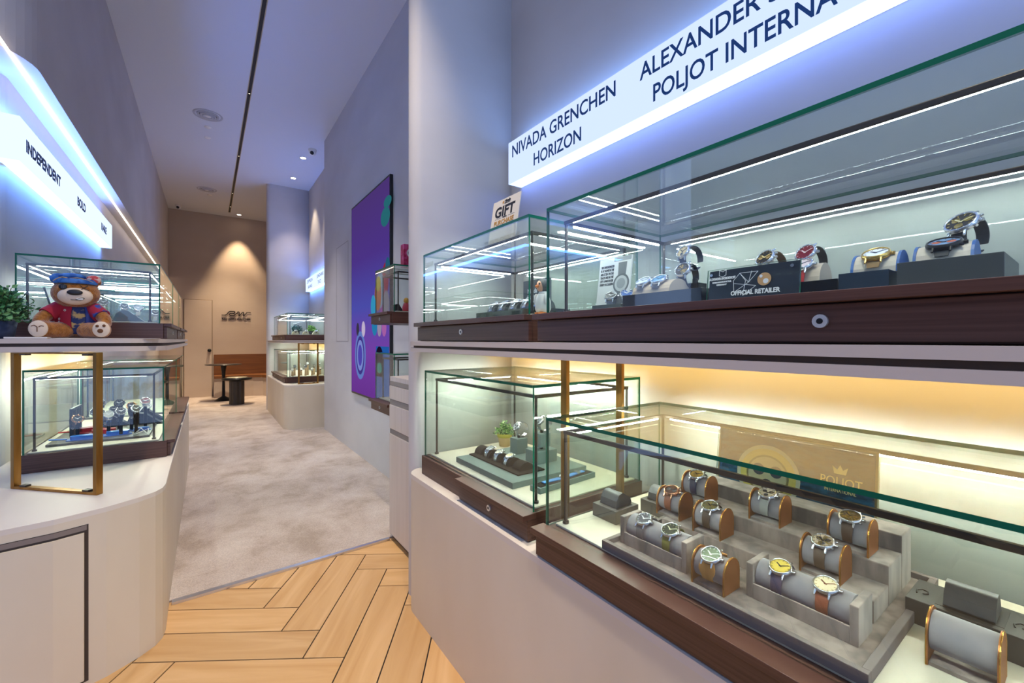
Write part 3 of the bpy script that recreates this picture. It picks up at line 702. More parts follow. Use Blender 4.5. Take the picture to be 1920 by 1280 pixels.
# --- large lower right case: tray, steps, cushions
HT = thing('display_tray', 'large shallow grey velvet tray under the stepped watch display', 'tray', (1.03, .48, .7225))
B('base', (-.212, .225, -.262, .262, 0, .010), GREYV, HT)
g = MB(); g.box(-.218, -.206, -.268, .268, 0, .022); g.box(.219, .231, -.268, .268, 0, .022); g.box(-.206, .219, -.268, -.256, 0, .022); g.box(-.206, .219, .256, .268, 0, .022)
g.build('rim', mat('velvet_rim', '77706f', .9, spec=.1), HT, .001)
for lb_, x0, x1, z in (('lowest grey velvet step in the tray under three drum cushions', .985, 1.0745, .042), ('middle grey velvet step behind the lowest one', 1.075, 1.1645, .078), ('tallest grey velvet step in front of the poster block', 1.165, 1.235, .113)):
    tag(B('display_riser', (x0-1.11, x1-1.11, -.22, .225, 0, z), GREYV, None, .002, (1.11, .47, .7327)), lb_, 'display riser', 'grey velvet display steps')
ZS = {0: .7325, 1: .7745, 2: .8105, 3: .8455}
def barrel(x, y, lvl, label, w_=.068, d=.062, h=.070, sc=1):
    z = ZS[lvl] if isinstance(lvl, int) else lvl
    t = thing('watch_cushion', label, 'watch stand', (x, y, z), 'grey drum cushions with bronze sides'); t.scale = (sc, sc, sc)
    pr = [(-d/2, 0), (-d/2, h-d/2)]+arc(0, h-d/2, d/2, 180, 0, 12)+[(d/2, 0)]
    for sg in (-1, 1):
        g = MB(); M = frame((0, sg*w_/2, 0), (1, 0, 0), (0, 0, 1)) @ T(0, 0, -.0015)
        g.prism(pr, 0, .003, M=M); p_ = g.build('side_panel', BRONZE, t)
        g = MB(); g.tube([(a_, sg*(w_/2+.001), b_) for a_, b_ in pr], .0010, 6); g.build('gold_edge', GOLDE, p_)
    g = MB(); g.cyl((0, -w_/2+.002, h-d/2-.002), (0, w_/2-.002, h-d/2-.002), d/2-.0035, 28); g.build('cushion', GREYC, t)
    B('base', (-d/2+.002, d/2-.002, -w_/2+.002, w_/2-.002, 0, .006), GREYV, t)
    return (x, y, z+h-d/2-.002, d/2-.0035)
RL = 'watches on the stepped grey display'
W = [
 (1.035, .690, 1, 'rose', '5a3528', '6b3a22', 2, 'brown cushion watch with rose gold case, leftmost on the lowest step'),
 (1.110, .662, 2, 'steel', 'c2a04e', '24223c', 0, 'steel watch with gold openwork dial and navy strap on upper step'),
 (1.015, .570, 1, 'steel', '8a8458', '3a2c22', 0, 'steel watch with olive openwork dial and brown strap on lowest step'),
 (1.115, .482, 2, 'steel', 'd8d2c0', '8a8a86', 3, 'steel watch with three subdials and grey strap on middle step'),
 (1.025, .338, 1, 'steel', 'd9c4a6', '4a3a2e', 3, 'steel watch with pale pink skeleton dial and brown strap on lowest step'),
 (1.112, .318, 2, 'steel', '6a5c34', '453024', 2, 'steel watch with dark gold skeleton dial, rightmost on middle step')]
for x, y, l, me_, di, st_, sb, lb in W:
    c = barrel(x, y, l, 'grey drum cushion under the '+' '.join(lb.split()[:8]))
    watch(lb, on_drum(c[0], c[1], c[2], c[3], 22), RL, me_, di, st_, subs=sb if sb != 2 else 2, skel=('openwork' in lb or 'skeleton' in lb), Rw=c[3], a1=100, glass=True)
c = barrel(.874, .486, 0, 'grey drum cushion standing alone in front of the steps')
watch('steel watch with green dial on a wide tan leather cuff strap', on_drum(c[0], c[1], c[2], c[3], 28), RL, 'steel', '6f8268', 'b8803f', subs=0, Rw=c[3], a1=95, kind='cuff', r=.0215, mark='dfe6d8', hand='e8e8e0', glass=True)
def long_cushion(x, y0, y1, label):
    y = (y0+y1)/2; L = y1-y0; t = thing('watch_cushion', label, 'watch stand', (x, y, ZS[0]), 'long grey velvet watch cushions')
    for sg in (-1, 1): B('end_wall', (-.036, .036, sg*L/2-.0065, sg*L/2+.0065, 0, .068), GREYV, t, .0015)
    B('front_wall', (-.036, -.031, -L/2+.0065, L/2-.0065, 0, .030), GREYV, t, .001)
    B('base', (-.031, .036, -L/2+.0065, L/2-.0065, 0, .006), GREYV, t)
    g = MB(); g.cyl((0, -L/2+.008, .041), (0, L/2-.008, .041), .0285, 32); g.build('cushion', GREYC, t)
    return (x, ZS[0]+.041, .0285)
c = long_cushion(.896, .550, .723, 'long grey velvet cushion holding two watches, nearer the far end')
watch('steel watch with dark blue dial and grey strap on long cushion', on_drum(c[0], .672, c[1], c[2], 25), RL, 'steel', '3c4250', '5a5a60', Rw=c[2], mark='e8e8e8', hand='f0f0f0', glass=True)
watch('steel watch with black and green dial and olive strap on long cushion', on_drum(c[0], .598, c[1], c[2], 25), RL, 'steel', '27332a', '6a6a2c', Rw=c[2], mark='d8d8a0', hand='f0e8c0', glass=True, r=.0215)
c = long_cushion(.925, .252, .423, 'long grey velvet cushion holding two watches, at the front right')
watch('steel watch with yellow gold dial and dark blue strap', on_drum(c[0], .375, c[1], c[2], 22), RL, 'steel', 'd9bf55', '3a3550', Rw=c[2], glass=True, mark='7a6a30')
watch('steel watch with cream dial and red brown leather strap', on_drum(c[0], .300, c[1], c[2], 22), RL, 'steel', 'e6d8b4', '7c3f28', Rw=c[2], glass=True, mark='9a7a40', hand='7a3a20')
# poster block behind the steps
pt_ = thing('poster_block', 'acrylic block poster reading POLJOT with a large watch over blue water', 'poster', (1.245, .505, .7225), M=T(1.252, .505, .7242) @ Matrix.Rotation(R(-6), 4, 'Y').inverted())
B('backing', (0, .012, -.19, .19, 0, .262), mat('poster_tan', '96815c', .6), pt_)
B('picture', (-.001, 0, -.185, .185, .003, .259), mat('poster_blue', '1c5a80', .35, noise=((30, 30, 90), '0b2a44', 5, .35, .6)), pt_)
pane('acrylic_front', (-.005, -.002, -.192, .192, 0, .264), pt_, 0)
MP = frame((-.0014, .05, .15), (0, -1, 0), (0, 0, 1))
for q, c_, z in ((.082, 'c9c4b0', 0), (.072, 'd8c060', .0002), (.055, '8a7a4a', .0004), (.05, 'b8b090', .0006)): g = MB(); g.disc((0, 0, z), q, 36, 0, MP); g.build('watch_print', cmat(c_, .5), pt_)
for a in (30, 150, 270): g = MB(); g.disc((.026*math.cos(R(a)), .026*math.sin(R(a)), .0008), .016, 18, 0, MP); g.build('watch_print', cmat('3a3a44', .5), pt_)
bpy.context.view_layer.update()
PM = pt_.matrix_world
text('POLJOT', pt_, PM @ frame((-.0018, -.075, .165), (0, -1, 0), (0, 0, 1)), .022/CAP, cmat('e6d890', .5), .085)
text('INTERNATIONAL', pt_, PM @ frame((-.0018, -.085, .150), (0, -1, 0), (0, 0, 1)), .008/CAP, cmat('e6d890', .5), .065)
g = MB(); g.prism([(-.012, 0), (-.016, .018), (-.006, .010), (0, .022), (.006, .010), (.016, .018), (.012, 0)], 0, .0004, M=frame((-.0018, -.117, .195), (0, -1, 0), (0, 0, 1))); g.build('crown_emblem', cmat('e6d890', .5), pt_)
# empty black leather stands
def wave_stand(label, x, y, rz, z=.7225, s=1, box=True):
    t = thing('watch_stand', label, 'watch stand', (x, y, z), 'empty black leather watch stands'); t.rotation_euler = (0, 0, R(rz)); t.scale = (s, s, s)
    if box: B('base', (-.05, .05, -.045, .045, 0, .038), cmat('4b4744', .4, coat=.3), t, .001); z0 = .038
    else: z0 = 0
    if box: B('slot', (-.03, .034, -.035, .035, .038, .0385), BLACK, t)
    prof = [(-.034, z0+.000), (-.030, z0+.020), (-.018, z0+.036), (-.002, z0+.040), (.014, z0+.030), (.030, z0+.022), (.036, z0+.008), (.034, z0+.001)]
    g = MB(); g.prism(prof, -.03, .03, M=frame((0, 0, 0), (1, 0, 0), (0, 0, 1))); g.build('pillow', LEATH, t, .003)
wave_stand('empty black leather stand on dark box beside the long cushion', .995, .862, 0)
wave_stand('empty black leather pillow behind, next to the brass frame', 1.14, .80, 0, box=True)
t = thing('watch_box', 'wide black box with one empty leather saddle at the front right', 'watch stand', (1.12, .145, .7225))
B('base', (-.05, .05, -.075, .08, 0, .045), cmat('2d2b2b', .4, coat=.3), t, .001)
B('slot', (-.036, .036, -.042, .042, .045, .0455), BLACK, t)
g = MB(); g.prism([(-.034, .046), (-.028, .066), (-.012, .082), (.004, .084), (.020, .070), (.030, .046)], -.032, .032, M=frame((0, 0, 0), (1, 0, 0), (0, 0, 1))); g.build('saddle', LEATH, t, .003)
for yy in (.062, -.06):
    g = MB(); g.tube([(x_*.001, yy+y_*.001, .0458) for x_, y_ in ((-18, 8), (-6, 10), (4, 4), (2, -4), (-8, -6), (-14, 0))], .0012, 6); g.build('emblem', BLACK, t)
c = barrel(.985, .135, .7225, 'large empty grey drum cushion with gold edges at frame bottom right', .078, .068, .082)
B('pad', (-.04, .04, -.05, .05, 0, .004), WHITE, thing('acrylic_pad', 'small pale pad behind the black box at the frame edge', 'display pad', (1.10, .02, .7225)), .001)

# --- lower right far case: teal trays
tb = thing('display_platform', 'low teal platform under the watch box and cube stands', 'display riser', (1.06, 1.435, .7225))
B('body', (-.185, .18, -.21, .21, 0, .022), TEAL, tb, .001)
text('SEIKO', tb, frame((0, 0, 0), (1, 0, 0), (0, 1, 0)), .01, TEAL) if False else None
wb = thing('watch_box', 'dark foam insert with five humps holding three bracelet watches', 'watch stand', (1.0, 1.46, .7450))
B('insert', (-.064, .064, -.185, .178, 0, .005), DKFOAM, wb)
hy = (.152, .084, .012, -.060, -.135)
for yy in hy:
    g = MB(); g.prism([(-.045, .005)]+arc(-.004, .005, .034, 180, 0, 12, .030)+[(.045, .005)], -.024, .024, M=frame((0, yy, 0), (1, 0, 0), (0, 0, 1))); g.build('hump', DKFOAM, wb, .003)
GT = 'bracelet watches in the dark foam insert'
for yy, dl, lb in ((.084, '9aa4a8', 'steel bracelet watch in dark foam, nearest the potted plant'), (.012, 'c8c4b0', 'steel bracelet watch in dark foam, middle of the three'), (-.060, 'd8c890', 'steel bracelet watch with pale gold dial, nearest the case corner')):
    watch(lb, on_drum(.996, 1.46+yy, .754, .027, 20), GT, 'steel', dl, r=.018, kind='bracelet', Rw=.029, a1=35, a1b=88)
def cring(x, y, z, label, r=.0195, Rw=.026, dial='c8ccd0', a=62, kind='bracelet', metal='steel', strap='222226', yaw=0, group='watches standing on C shaped holders', **kw):
    """watch closed round an upright C holder"""
    t = watch(label, tilt(x, y, z, a, yaw), group, metal, dial, strap, r=r, kind=kind, Rw=Rw, a0=26, a1=165, **kw)
    return t
def cube_stand(x0, x1, y0, y1, z0, z1, label, m=TEAL, nm='cube_stand'):
    t = thing(nm, label, 'display stand', ((x0+x1)/2, (y0+y1)/2, z0)); cx, cy2 = (x0+x1)/2, (y0+y1)/2
    B('block', (x0-cx, x1-cx, y0-cy2, y1-cy2, 0, z1-z0), m, t, .001)
    g = MB(); g.cyl((0, 0, z1-z0), (0, 0, z1-z0+.012), .007, 12); g.build('peg', BLACK, t); return t
cube_stand(1.108, 1.165, 1.515, 1.570, .7450, .812, 'teal cube stand beside the potted plant')
cring(1.125, 1.542, .862, 'steel chronograph ringed upright on the cube beside plant', dial='b8c0c4', subs=3)
cube_stand(1.085, 1.19, 1.345, 1.425, .7450, .795, 'wide teal box below the smaller cube stand')
t = cube_stand(1.11, 1.165, 1.36, 1.41, .7975, .845, 'small teal cube on top of the wide teal box') if False else None
cube_stand(1.112, 1.165, 1.358, 1.410, .8075, .862, 'small teal cube standing on the wide teal box')
cring(1.128, 1.384, .912, 'steel watch ringed upright on the topmost teal cube', dial='b0b8bc', subs=1)
t = thing('display_tray', 'narrow teal tray holding a blue strap watch beside the case corner', 'tray', (1.065, 1.165, .7225)); t.rotation_euler = (0, 0, R(4))
B('body', (-.145, .145, -.026, .026, 0, .020), TEAL, t, .001); B('inlay', (-.135, .135, -.020, .020, .020, .0215), DKFOAM, t)
t = thing('wristwatch', 'watch with bright blue rubber strap laid flat in teal tray', 'watch', (1.065, 1.165, .7445)); t.rotation_euler = (0, 0, R(4))
BL = cmat('2f7fd0', .45)
for sg in (-1, 1):
    g = MB(); n = 8; vs = []; fs = []
    for i in range(n+1):
        q = .018+.088*i/n; w_ = .0105-.003*i/n
        for (yy, zz) in ((-w_, 0), (w_, 0), (w_, .003), (-w_, .003)): vs.append((sg*q, yy, zz+.008*math.sin(math.pi*i/n*.5)*(.3)))
    for i in range(n):
        for q in range(4): fs.append((i*4+q, i*4+(q+1) % 4, (i+1)*4+(q+1) % 4, (i+1)*4+q))
    fs += [(0, 3, 2, 1), (n*4, n*4+1, n*4+2, n*4+3)]
    g.add(vs, fs if sg == 1 else [tuple(reversed(f)) for f in fs]); g.build('strap', BL, t)
g = MB(); g.lathe([(0, 0), (.017, 0), (.019, .003), (.019, .007), (.0165, .009)], 28); g.build('case', STEEL, t)
g = MB(); g.disc((0, 0, .0088), .0165, 28); g.build('dial', cmat('dfe4e8', .3), t)
g = MB(); g.box(.060, .078, -.011, .011, .004, .010); g.build('buckle', STEEL, t)
def leafy(t, n, rad, h, z0, cols, ls, seed, squash=1):
    rnd = random.Random(seed); g = MB(); mats = [mat('leaf_'+c_, c_, .6) for c_ in cols]; st_ = MB()
    for i in range(n):
        a = rnd.uniform(0, 2*math.pi); el = rnd.uniform(.05, 1.45); rr = rad*rnd.uniform(.35, 1.0)
        tip = Vector((rr*math.cos(a)*math.cos(el*.9), rr*math.sin(a)*math.cos(el*.9), z0+h*math.sin(el)*rnd.uniform(.55, 1)))
        b0 = Vector((tip.x*.15, tip.y*.15, z0)); st_.cyl(b0, tip, ls*.05, 5)
        for k in range(7):
            q = b0.lerp(tip, .45+.55*k/6); d = Vector((rnd.uniform(-1, 1), rnd.uniform(-1, 1), rnd.uniform(-.1, 1))).normalized()
            s_ = ls*rnd.uniform(.7, 1.2); side = d.cross(Vector((rnd.uniform(-1, 1), rnd.uniform(-1, 1), .3))).normalized()*s_*.30; nn = d.cross(side).normalized()*s_*.10
            g.add([q, q+d*s_*.5+side+nn, q+d*s_, q+d*s_*.5-side+nn, q+d*s_*.5-nn*.2], [(0, 1, 4), (1, 2, 4), (2, 3, 4), (3, 0, 4)], rnd.randrange(len(cols)))
    g.build('foliage', mats, t); st_.build('stems', mat('stem_green', '4a5a2a', .7), t)
pp = thing('potted_plant', 'small bushy green plant in a cream and yellow pot inside case', 'potted plant', (1.205, 1.755, .7225))
g = MB(); g.lathe([(0, 0), (.026, 0), (.034, .052), (.034, .060), (.030, .060), (.028, .05), (0, .05)], 32); g.build('pot', cmat('dcc08a', .6), pp)
g = MB(); g.lathe([(.0342, .044), (.0368, .046), (.0372, .060), (.034, .063), (.034, .058)], 32); g.build('pot_band', cmat('a8a030', .5), pp)
leafy(pp, 90, .060, .075, .055, ('4f8a3a', '7fb05a', 'c2d898', '3a6a34'), .013, 3)

# --- upper right far case: black tray, card, toy penguin
UZ = 1.3325
t = thing('display_tray', 'long low black tray with rows of watches in the gift card case', 'tray', (1.0, 1.385, UZ))
B('body', (-.06, .10, -.215, .20, 0, .032), GLOSSB, t, .001)
GU = 'watches on the black tray in the upper case'
for i, (y, dl, mt_) in enumerate(((1.50, '20242c', 'steel'), (1.425, '2a3a5a', 'steel'), (1.345, 'c8c8c0', 'steel'), (1.27, '1c1c20', 'steel'), (1.20, '8a8a86', 'steel'))):
    tt_ = thing('watch_cushion', 'dark pillow under the %s watch from the side wall on black tray' % ('first', 'second', 'third', 'fourth', 'fifth')[i], 'watch stand', (.995, y, UZ+.0325), 'dark pillows on the black tray')
    g = MB(); g.prism([(-.036, 0)]+arc(0, 0, .036, 180, 0, 12, .032), -.026, .026, M=frame((0, 0, 0), (1, 0, 0), (0, 0, 1))); g.build('pillow', LEATH, tt_, .002)
    watch('%s bracelet watch lying on the black tray, %s from the side wall' % (('black dial', 'blue dial', 'silver dial', 'all black dial', 'grey dial')[i], ('first', 'second', 'third', 'fourth', 'fifth')[i]),
          on_drum(.995, y, UZ+.0345, .031, 30), GU, mt_, dl, r=.019, kind='bracelet', Rw=.031, a1=50, a1b=55, mark='d8d8d8', hand='f0f0f0')
t = thing('brand_card', 'dark grey box card reading Nivada Grenchen standing behind the watches', 'sign', (1.07, 1.33, UZ+.0325))
B('board', (-.012, .012, -.075, .075, 0, .125), cmat('4a4e55', .6), t, .001)
bpy.context.view_layer.update()
text('Nivada', t, frame((1.0572, 1.375, UZ+.105), (0, -1, 0), (0, 0, 1)), .018/CAP, cmat('eeeeee', .5), .06, bold=.0004)
text('Grenchen', t, frame((1.0572, 1.378, UZ+.088), (0, -1, 0), (0, 0, 1)), .009/CAP, cmat('eeeeee', .5), .065)
g = MB(); g.box(-.014, -.012, -.02, .03, .018, .05); g.build('yellow_tag', cmat('3c4048', .5), t)
text('TEN YEARS', t, frame((1.0555, 1.352, UZ+.065), (0, -1, 0), (0, 0, 1)), .008/CAP, cmat('e8d030', .5), .04, bold=.0004)
pg = thing('penguin_figurine', 'toy penguin figurine in a white coat with orange feet inside the case', 'figurine', (.915, 1.105, UZ+.0015))
WH = cmat('e8e6e2', .5); PK = cmat('e0a888', .5); GH = cmat('4a4a50', .5); OR = cmat('e07a28', .5)
g = MB(); g.lathe([(0, .008), (.022, .008), (.027, .02), (.026, .045), (.019, .068), (.012, .078), (0, .080)], 24); g.build('body', WH, pg)
g = MB(); g.ball((0, 0, .098), (.022, .022, .024)); g.build('head', GH, pg)
g = MB(); g.ball((-.008, 0, .096), (.0165, .017, .020)); g.build('face', PK, pg)
g = MB(); g.ball((-.024, 0, .094), (.010, .006, .005)); g.build('beak', OR, pg)
for sg in (-1, 1):
    g = MB(); g.ball((-.0215, sg*.0075, .102), (.003, .003, .004)); g.build('eye', BLACK, pg)
    g = MB(); g.ball((-.010, sg*.012, .004), (.020, .009, .005)); g.build('foot', OR, pg)
    g = MB(); g.ball((-.008, sg*.026, .052), (.010, .006, .020), M=None); g.build('arm', WH, pg)
g = MB(); g.lathe([(.012, .074), (.018, .070), (.021, .060)], 20); g.build('collar', GH, pg)
g = MB(); g.cyl((-.036, -.010, .004), (-.036, -.010, .024), .0055, 12); g.build('small_camera', BLACK, pg) if False else None
# gift card on the roof of this case
gc = thing('gift_card_sign', 'cream card sign reading GIFT WITH PURCHASE on glass case roof', 'sign', M=T(.965, 1.433, 1.6375) @ Matrix.Rotation(R(9), 4, 'Y'))
B('card', (0, .003, -.098, .098, 0, .197), PAPER, gc)
bpy.context.view_layer.update(); GM = gc.matrix_world
def gt(tx, y, z, cap, wd, m_, bold=0): text(tx, gc, GM @ frame((-.0006, y, z), (0, -1, 0), (0, 0, 1)), cap/CAP, m_, wd, bold=bold)
GO = cmat('c08a2c', .5); BK = cmat('17181c', .5)
gt('GIFT', .075, .123, .042, .140, BK, .0018); gt('WITH', .014, .113, .006, .03, BK, .0003); gt('PURCHASE', .073, .088, .019, .140, GO, .0006)
gt('Nivada', .012, .180, .010, .042, BK, .0006); gt('GRENCHEN', .012, .173, .005, .040, BK)
g = MB(); g.disc((0, 0, 0), .006, 12, 0, frame((-.0006, .022, .182), (0, -1, 0), (0, 0, 1))); g.build('crest', GO, gc)
g = MB(); g.box(-.0006, 0, .02, .07, .1155, .1163); g.box(-.0006, 0, -.07, -.025, .1155, .1163); g.box(-.0006, 0, -.05, .05, .075, .076); g.build('rule_line', BK, gc)
g = MB(); g.prism([(0.003, .19), (.003, 0), (.05, 0)], -.002, .002, M=frame((0, 0, 0), (1, 0, 0), (0, 0, 1))); g.build('easel_leg', WHITE, gc)

# --- long upper right case
GL = 'watches in the long upper case'
t = thing('advert_card', 'white advert card with printed watch and black text in upper case', 'poster', M=T(.985, .872, UZ+.001) @ Matrix.Rotation(R(8), 4, 'Y'))
B('card', (0, .005, -.062, .062, 0, .168), cmat('d9dcdb', .6), t)
bpy.context.view_layer.update(); AM = t.matrix_world
g = MB(); g.box(-.0006, 0, -.060, .004, .155, .167); g.build('print', cmat('8f969a', .6), t)
g = MB(); g.prism([(-.016, -.07), (.016, -.07), (.014, -.03), (.014, .03), (.016, .075), (-.016, .075), (-.014, .03), (-.014, -.03)], 0, .0003, M=frame((-.0003, -.03, .075), (0, -1, 0), (0, 0, 1))); g.build('print', cmat('6a7074', .6), t)
for q, c_, z in ((.030, '5a6064', .0005), (.024, 'b8bcbc', .0008), (.016, '8f9698', .0011)): g = MB(); g.disc((0, 0, z), q, 28, 0, frame((-.0003, -.03, .085), (0, -1, 0), (0, 0, 1))); g.build('print', cmat(c_, .5), t)
for i, s_ in enumerate(('THE CHRONOMASTER', 'IS AT HOME IN THE', 'AIR AT SEA ON THE', 'TRACK AND IN THE', 'CITY  A WATCH FOR', 'EVERY OCCASION')):
    text(s_, t, AM @ frame((-.0005, .054, .138-.011*i), (0, -1, 0), (0, 0, 1)), .0075/CAP, BK, .052)
t = thing('brand_card', 'low dark card reading Nivada Grenchen beside the penguin toy', 'sign', (1.17, .89, UZ)) if False else None
# curtain of small risers: long black tray running along the front
t = thing('display_tray', 'long glossy black tray at the front of the long upper case', 'tray', (.96, .66, UZ))
B('body', (-.055, .06, -.125, .10, 0, .036), GLOSSB, t, .001)
t = thing('display_tray', 'dark tray behind the penguin end of the long upper case', 'tray', (1.0, .845, UZ)); B('body', (-.06, .06, -.05, .06, 0, .020), cmat('38403f', .3, coat=.4), t, .001)
watch('steel bracelet watch with dark dial by the penguin end', tilt(.985, .870, UZ+.048, 40, 20), GL, 'steel', '23282c', kind='bracelet', Rw=.024, a1=70, mark='d8d8d8', hand='f0f0f0')
watch('steel watch with blue dial and tag beside the advert card', tilt(.99, .815, UZ+.050, 45, 35), GL, 'steel', '2f5a9a', kind='bracelet', Rw=.024, a1=70, mark='e8e8e8', hand='f0f0f0')
t = thing('watch_cushion', 'cream half round cushion on the long glossy black tray', 'watch stand', (.96, .68, UZ+.0365)); g = MB(); g.prism([(-.045, 0)]+arc(0, 0, .045, 180, 0, 12, .034), -.055, .055, M=frame((0, 0, 0), (1, 0, 0), (0, 0, 1))); g.build('pillow', cmat('b9a894', .8), t, .002)
watch('steel bracelet watch with silver dial on cream cushion', on_drum(.955, .712, UZ+.036, .036, 35), GL, 'steel', 'b8c4cc', kind='bracelet', Rw=.036, a1=40)
watch('steel bracelet watch with blue green dial on cream cushion', on_drum(.955, .665, UZ+.036, .036, 35), GL, 'steel', '5a90b0', kind='bracelet', Rw=.036, a1=40)
cube_stand(1.0, 1.04, .60, .64, UZ, UZ+.062, 'black block under the pair of stacked ring watches', GLOSSB)
cring(.985, .632, 1.428, 'skeleton dial watch ringed upright, lower of the stacked pair', dial='3a342c', subs=2, skel=True, kind='leather', strap='20242c', group=GL, r=.021)
cring(1.000, .640, 1.476, 'steel watch ringed upright on top of the stacked pair', dial='c8b890', subs=1, kind='leather', strap='27304a', group=GL, yaw=-12, metal='steel', r=.019)
t = thing('retailer_plaque', 'acrylic plaque reading ALEXANDER SHOROKHOFF OFFICIAL RETAILER', 'sign', M=T(.868, .412, UZ+.001) @ Matrix.Rotation(R(6), 4, 'Y'))
B('plate', (0, .006, -.085, .085, 0, .062), cmat('232a3a', .25, coat=.5), t)
pane('acrylic_front', (-.004, -.001, -.088, .088, 0, .064), t, 0)
bpy.context.view_layer.update(); QM = t.matrix_world
def qt(tx, y, z, cap, wd, bold=0): text(tx, t, QM @ frame((-.0046, y, z), (0, -1, 0), (0, 0, 1)), cap/CAP, cmat('f0f0f0', .5), wd, bold=bold)
qt('ALEXANDER SHOROKHOFF', .083, .041, .0048, .055, .0003); qt('UHRENMANUFAKTUR', .076, .0345, .0030, .040, .0002); qt('GERMANY', .067, .0290, .0030, .022, .0002); qt('OFFICIAL RETAILER', .036, .006, .0085, .092, .0004)
MQ = frame((-.0042, 0, 0), (0, -1, 0), (0, 0, 1))
stroke([(-.020, .050), (.015, .050), (-.002, .030), (-.030, .012), (-.032, .036), (-.02, .05)], .0008, t, cmat('f0f0f0', .5), MQ, .0003, 'line_art')
stroke([(-.030, .030), (.012, .022), (-.012, .004), (-.008, .034), (-.02, .05), (-.002, .03), (.003, .052)], .0008, t, MATS['col_f0f0f0'], MQ, .0003, 'line_art')
stroke([(-.062, .050), (-.062, .061), (-.055, .0575), (-.048, .061), (-.048, .050), (-.055, .047), (-.062, .050)], .0008, t, MATS['col_f0f0f0'], MQ, .0003, 'shield_emblem')
g = MB(); g.disc((0, 0, 0), .0125, 24, 0, MQ @ T(.027, .033, .0002)); g.build('movement_print', cmat('c89a68', .4), t)
g = MB(); g.disc((0, 0, 0), .005, 18, 0, MQ @ T(.030, .029, .0004)); g.disc((-.006, .006, .0004), .003, 14, 0, MQ @ T(.027, .033, .0002)); g.build('movement_print', cmat('dfe0e6', .4), t)
for yy, zz in ((-.075, .052), (.078, .052)): g = MB(); g.cyl((-.004, yy, zz), (-.007, yy, zz), .003, 14); g.build('stud', CHROME, t)
def black_box(x0, x1, y0, y1, h, label, m=GLOSSB):
    t = thing('display_block', label, 'display riser', ((x0+x1)/2, (y0+y1)/2, UZ)); B('block', (-(x1-x0)/2, (x1-x0)/2, -(y1-y0)/2, (y1-y0)/2, 0, h), m, t, .0008); return t
black_box(.97, 1.04, .30, .50, .034, 'black block behind the official retailer plaque')
black_box(.925, 1.03, .215, .285, .036, 'black block with bluish sheen between plaque and wide dark tray', cmat('1c2a3a', .2, coat=.6))
black_box(.925, 1.09, .088, .205, .044, 'wide dark block at the right end under two round watches', cmat('34383c', .35, coat=.3))
cring(1.015, .448, 1.432, 'black dial watch with gold subdials above the retailer plaque', dial='1d1a18', subs=2, kind='leather', strap='5a3a1c', group=GL, r=.0215, mark='c8a860', subc='9a7a38', hand='e8d090', a=58, yaw=-14)
cring(1.060, .385, 1.438, 'red dial watch with dark strap above the plaque end', dial='7a1424', subs=0, kind='leather', strap='1c1412', group=GL, r=.022, mark='e8c8c8', hand='f0e0e0', a=58, yaw=-14)
cub = lambda y, x, lb, h=.036: None
t = thing('watch_cushion', 'cream and blue cushion beneath the red strapped steel watch', 'watch stand', (1.02, .365, UZ+.0345)); g = MB(); g.prism([(-.034, 0)]+arc(0, 0, .034, 180, 0, 12, .040), -.03, .03, M=frame((0, 0, 0), (1, 0, 0), (0, 0, 1))); g.build('pillow', cmat('b6a999', .8), t, .002)
watch('steel watch with red strap lying on cream cushion by plaque', on_drum(1.018, .368, UZ+.040, .034, 38), GL, 'steel', 'c8b8b8', 'b02828', Rw=.034, a1=60)
def saddle(x, y, z, label, w_=.064):
    t = thing('watch_cushion', label, 'watch stand', (x, y, z)); M = frame((0, 0, 0), (1, 0, 0), (0, 0, 1)); pf = [(-.034, 0)]+arc(0, 0, .034, 180, 0, 12, .038)
    g = MB(); g.prism(pf, -w_/2, w_/2, M=M); g.build('pillow', cmat('c8bfb2', .8), t, .001)
    for sg in (-1, 1): g = MB(); g.prism([(a_*1.06, b_*1.05) for a_, b_ in pf], sg*w_/2-.002, sg*w_/2+.002, M=M); g.build('blue_edge', cmat('2a5a9a', .4), t)
saddle(1.0, .245, UZ+.0365, 'cream saddle cushion with blue ends under the gold watch')
watch('rose gold watch with white dial on saddle cushion', on_drum(1.0, .245, UZ+.036, .036, 32), GL, 'gold', 'dfe4f0', '8a6a40', Rw=.036, a1=45, r=.021)
saddle(1.04, .165, UZ+.0445, 'cream saddle cushion with blue ends under colourful dial watch', .07)
watch('dark cased watch with colourful blue orange dial at right', on_drum(1.04, .165, UZ+.044, .036, 26), GL, 'dark', '7a9ac0', '1c2028', Rw=.036, a1=45, r=.0235, subs=2, subc='c86a48')
cring(1.065, .150, 1.452, 'large steel watch with black and gold dial, topmost at right', dial='2a2618', subs=3, kind='leather', strap='26262c', group=GL, r=.0235, mark='d8c070', subc='8a7a38', hand='e8e0b0', a=50, yaw=-20)

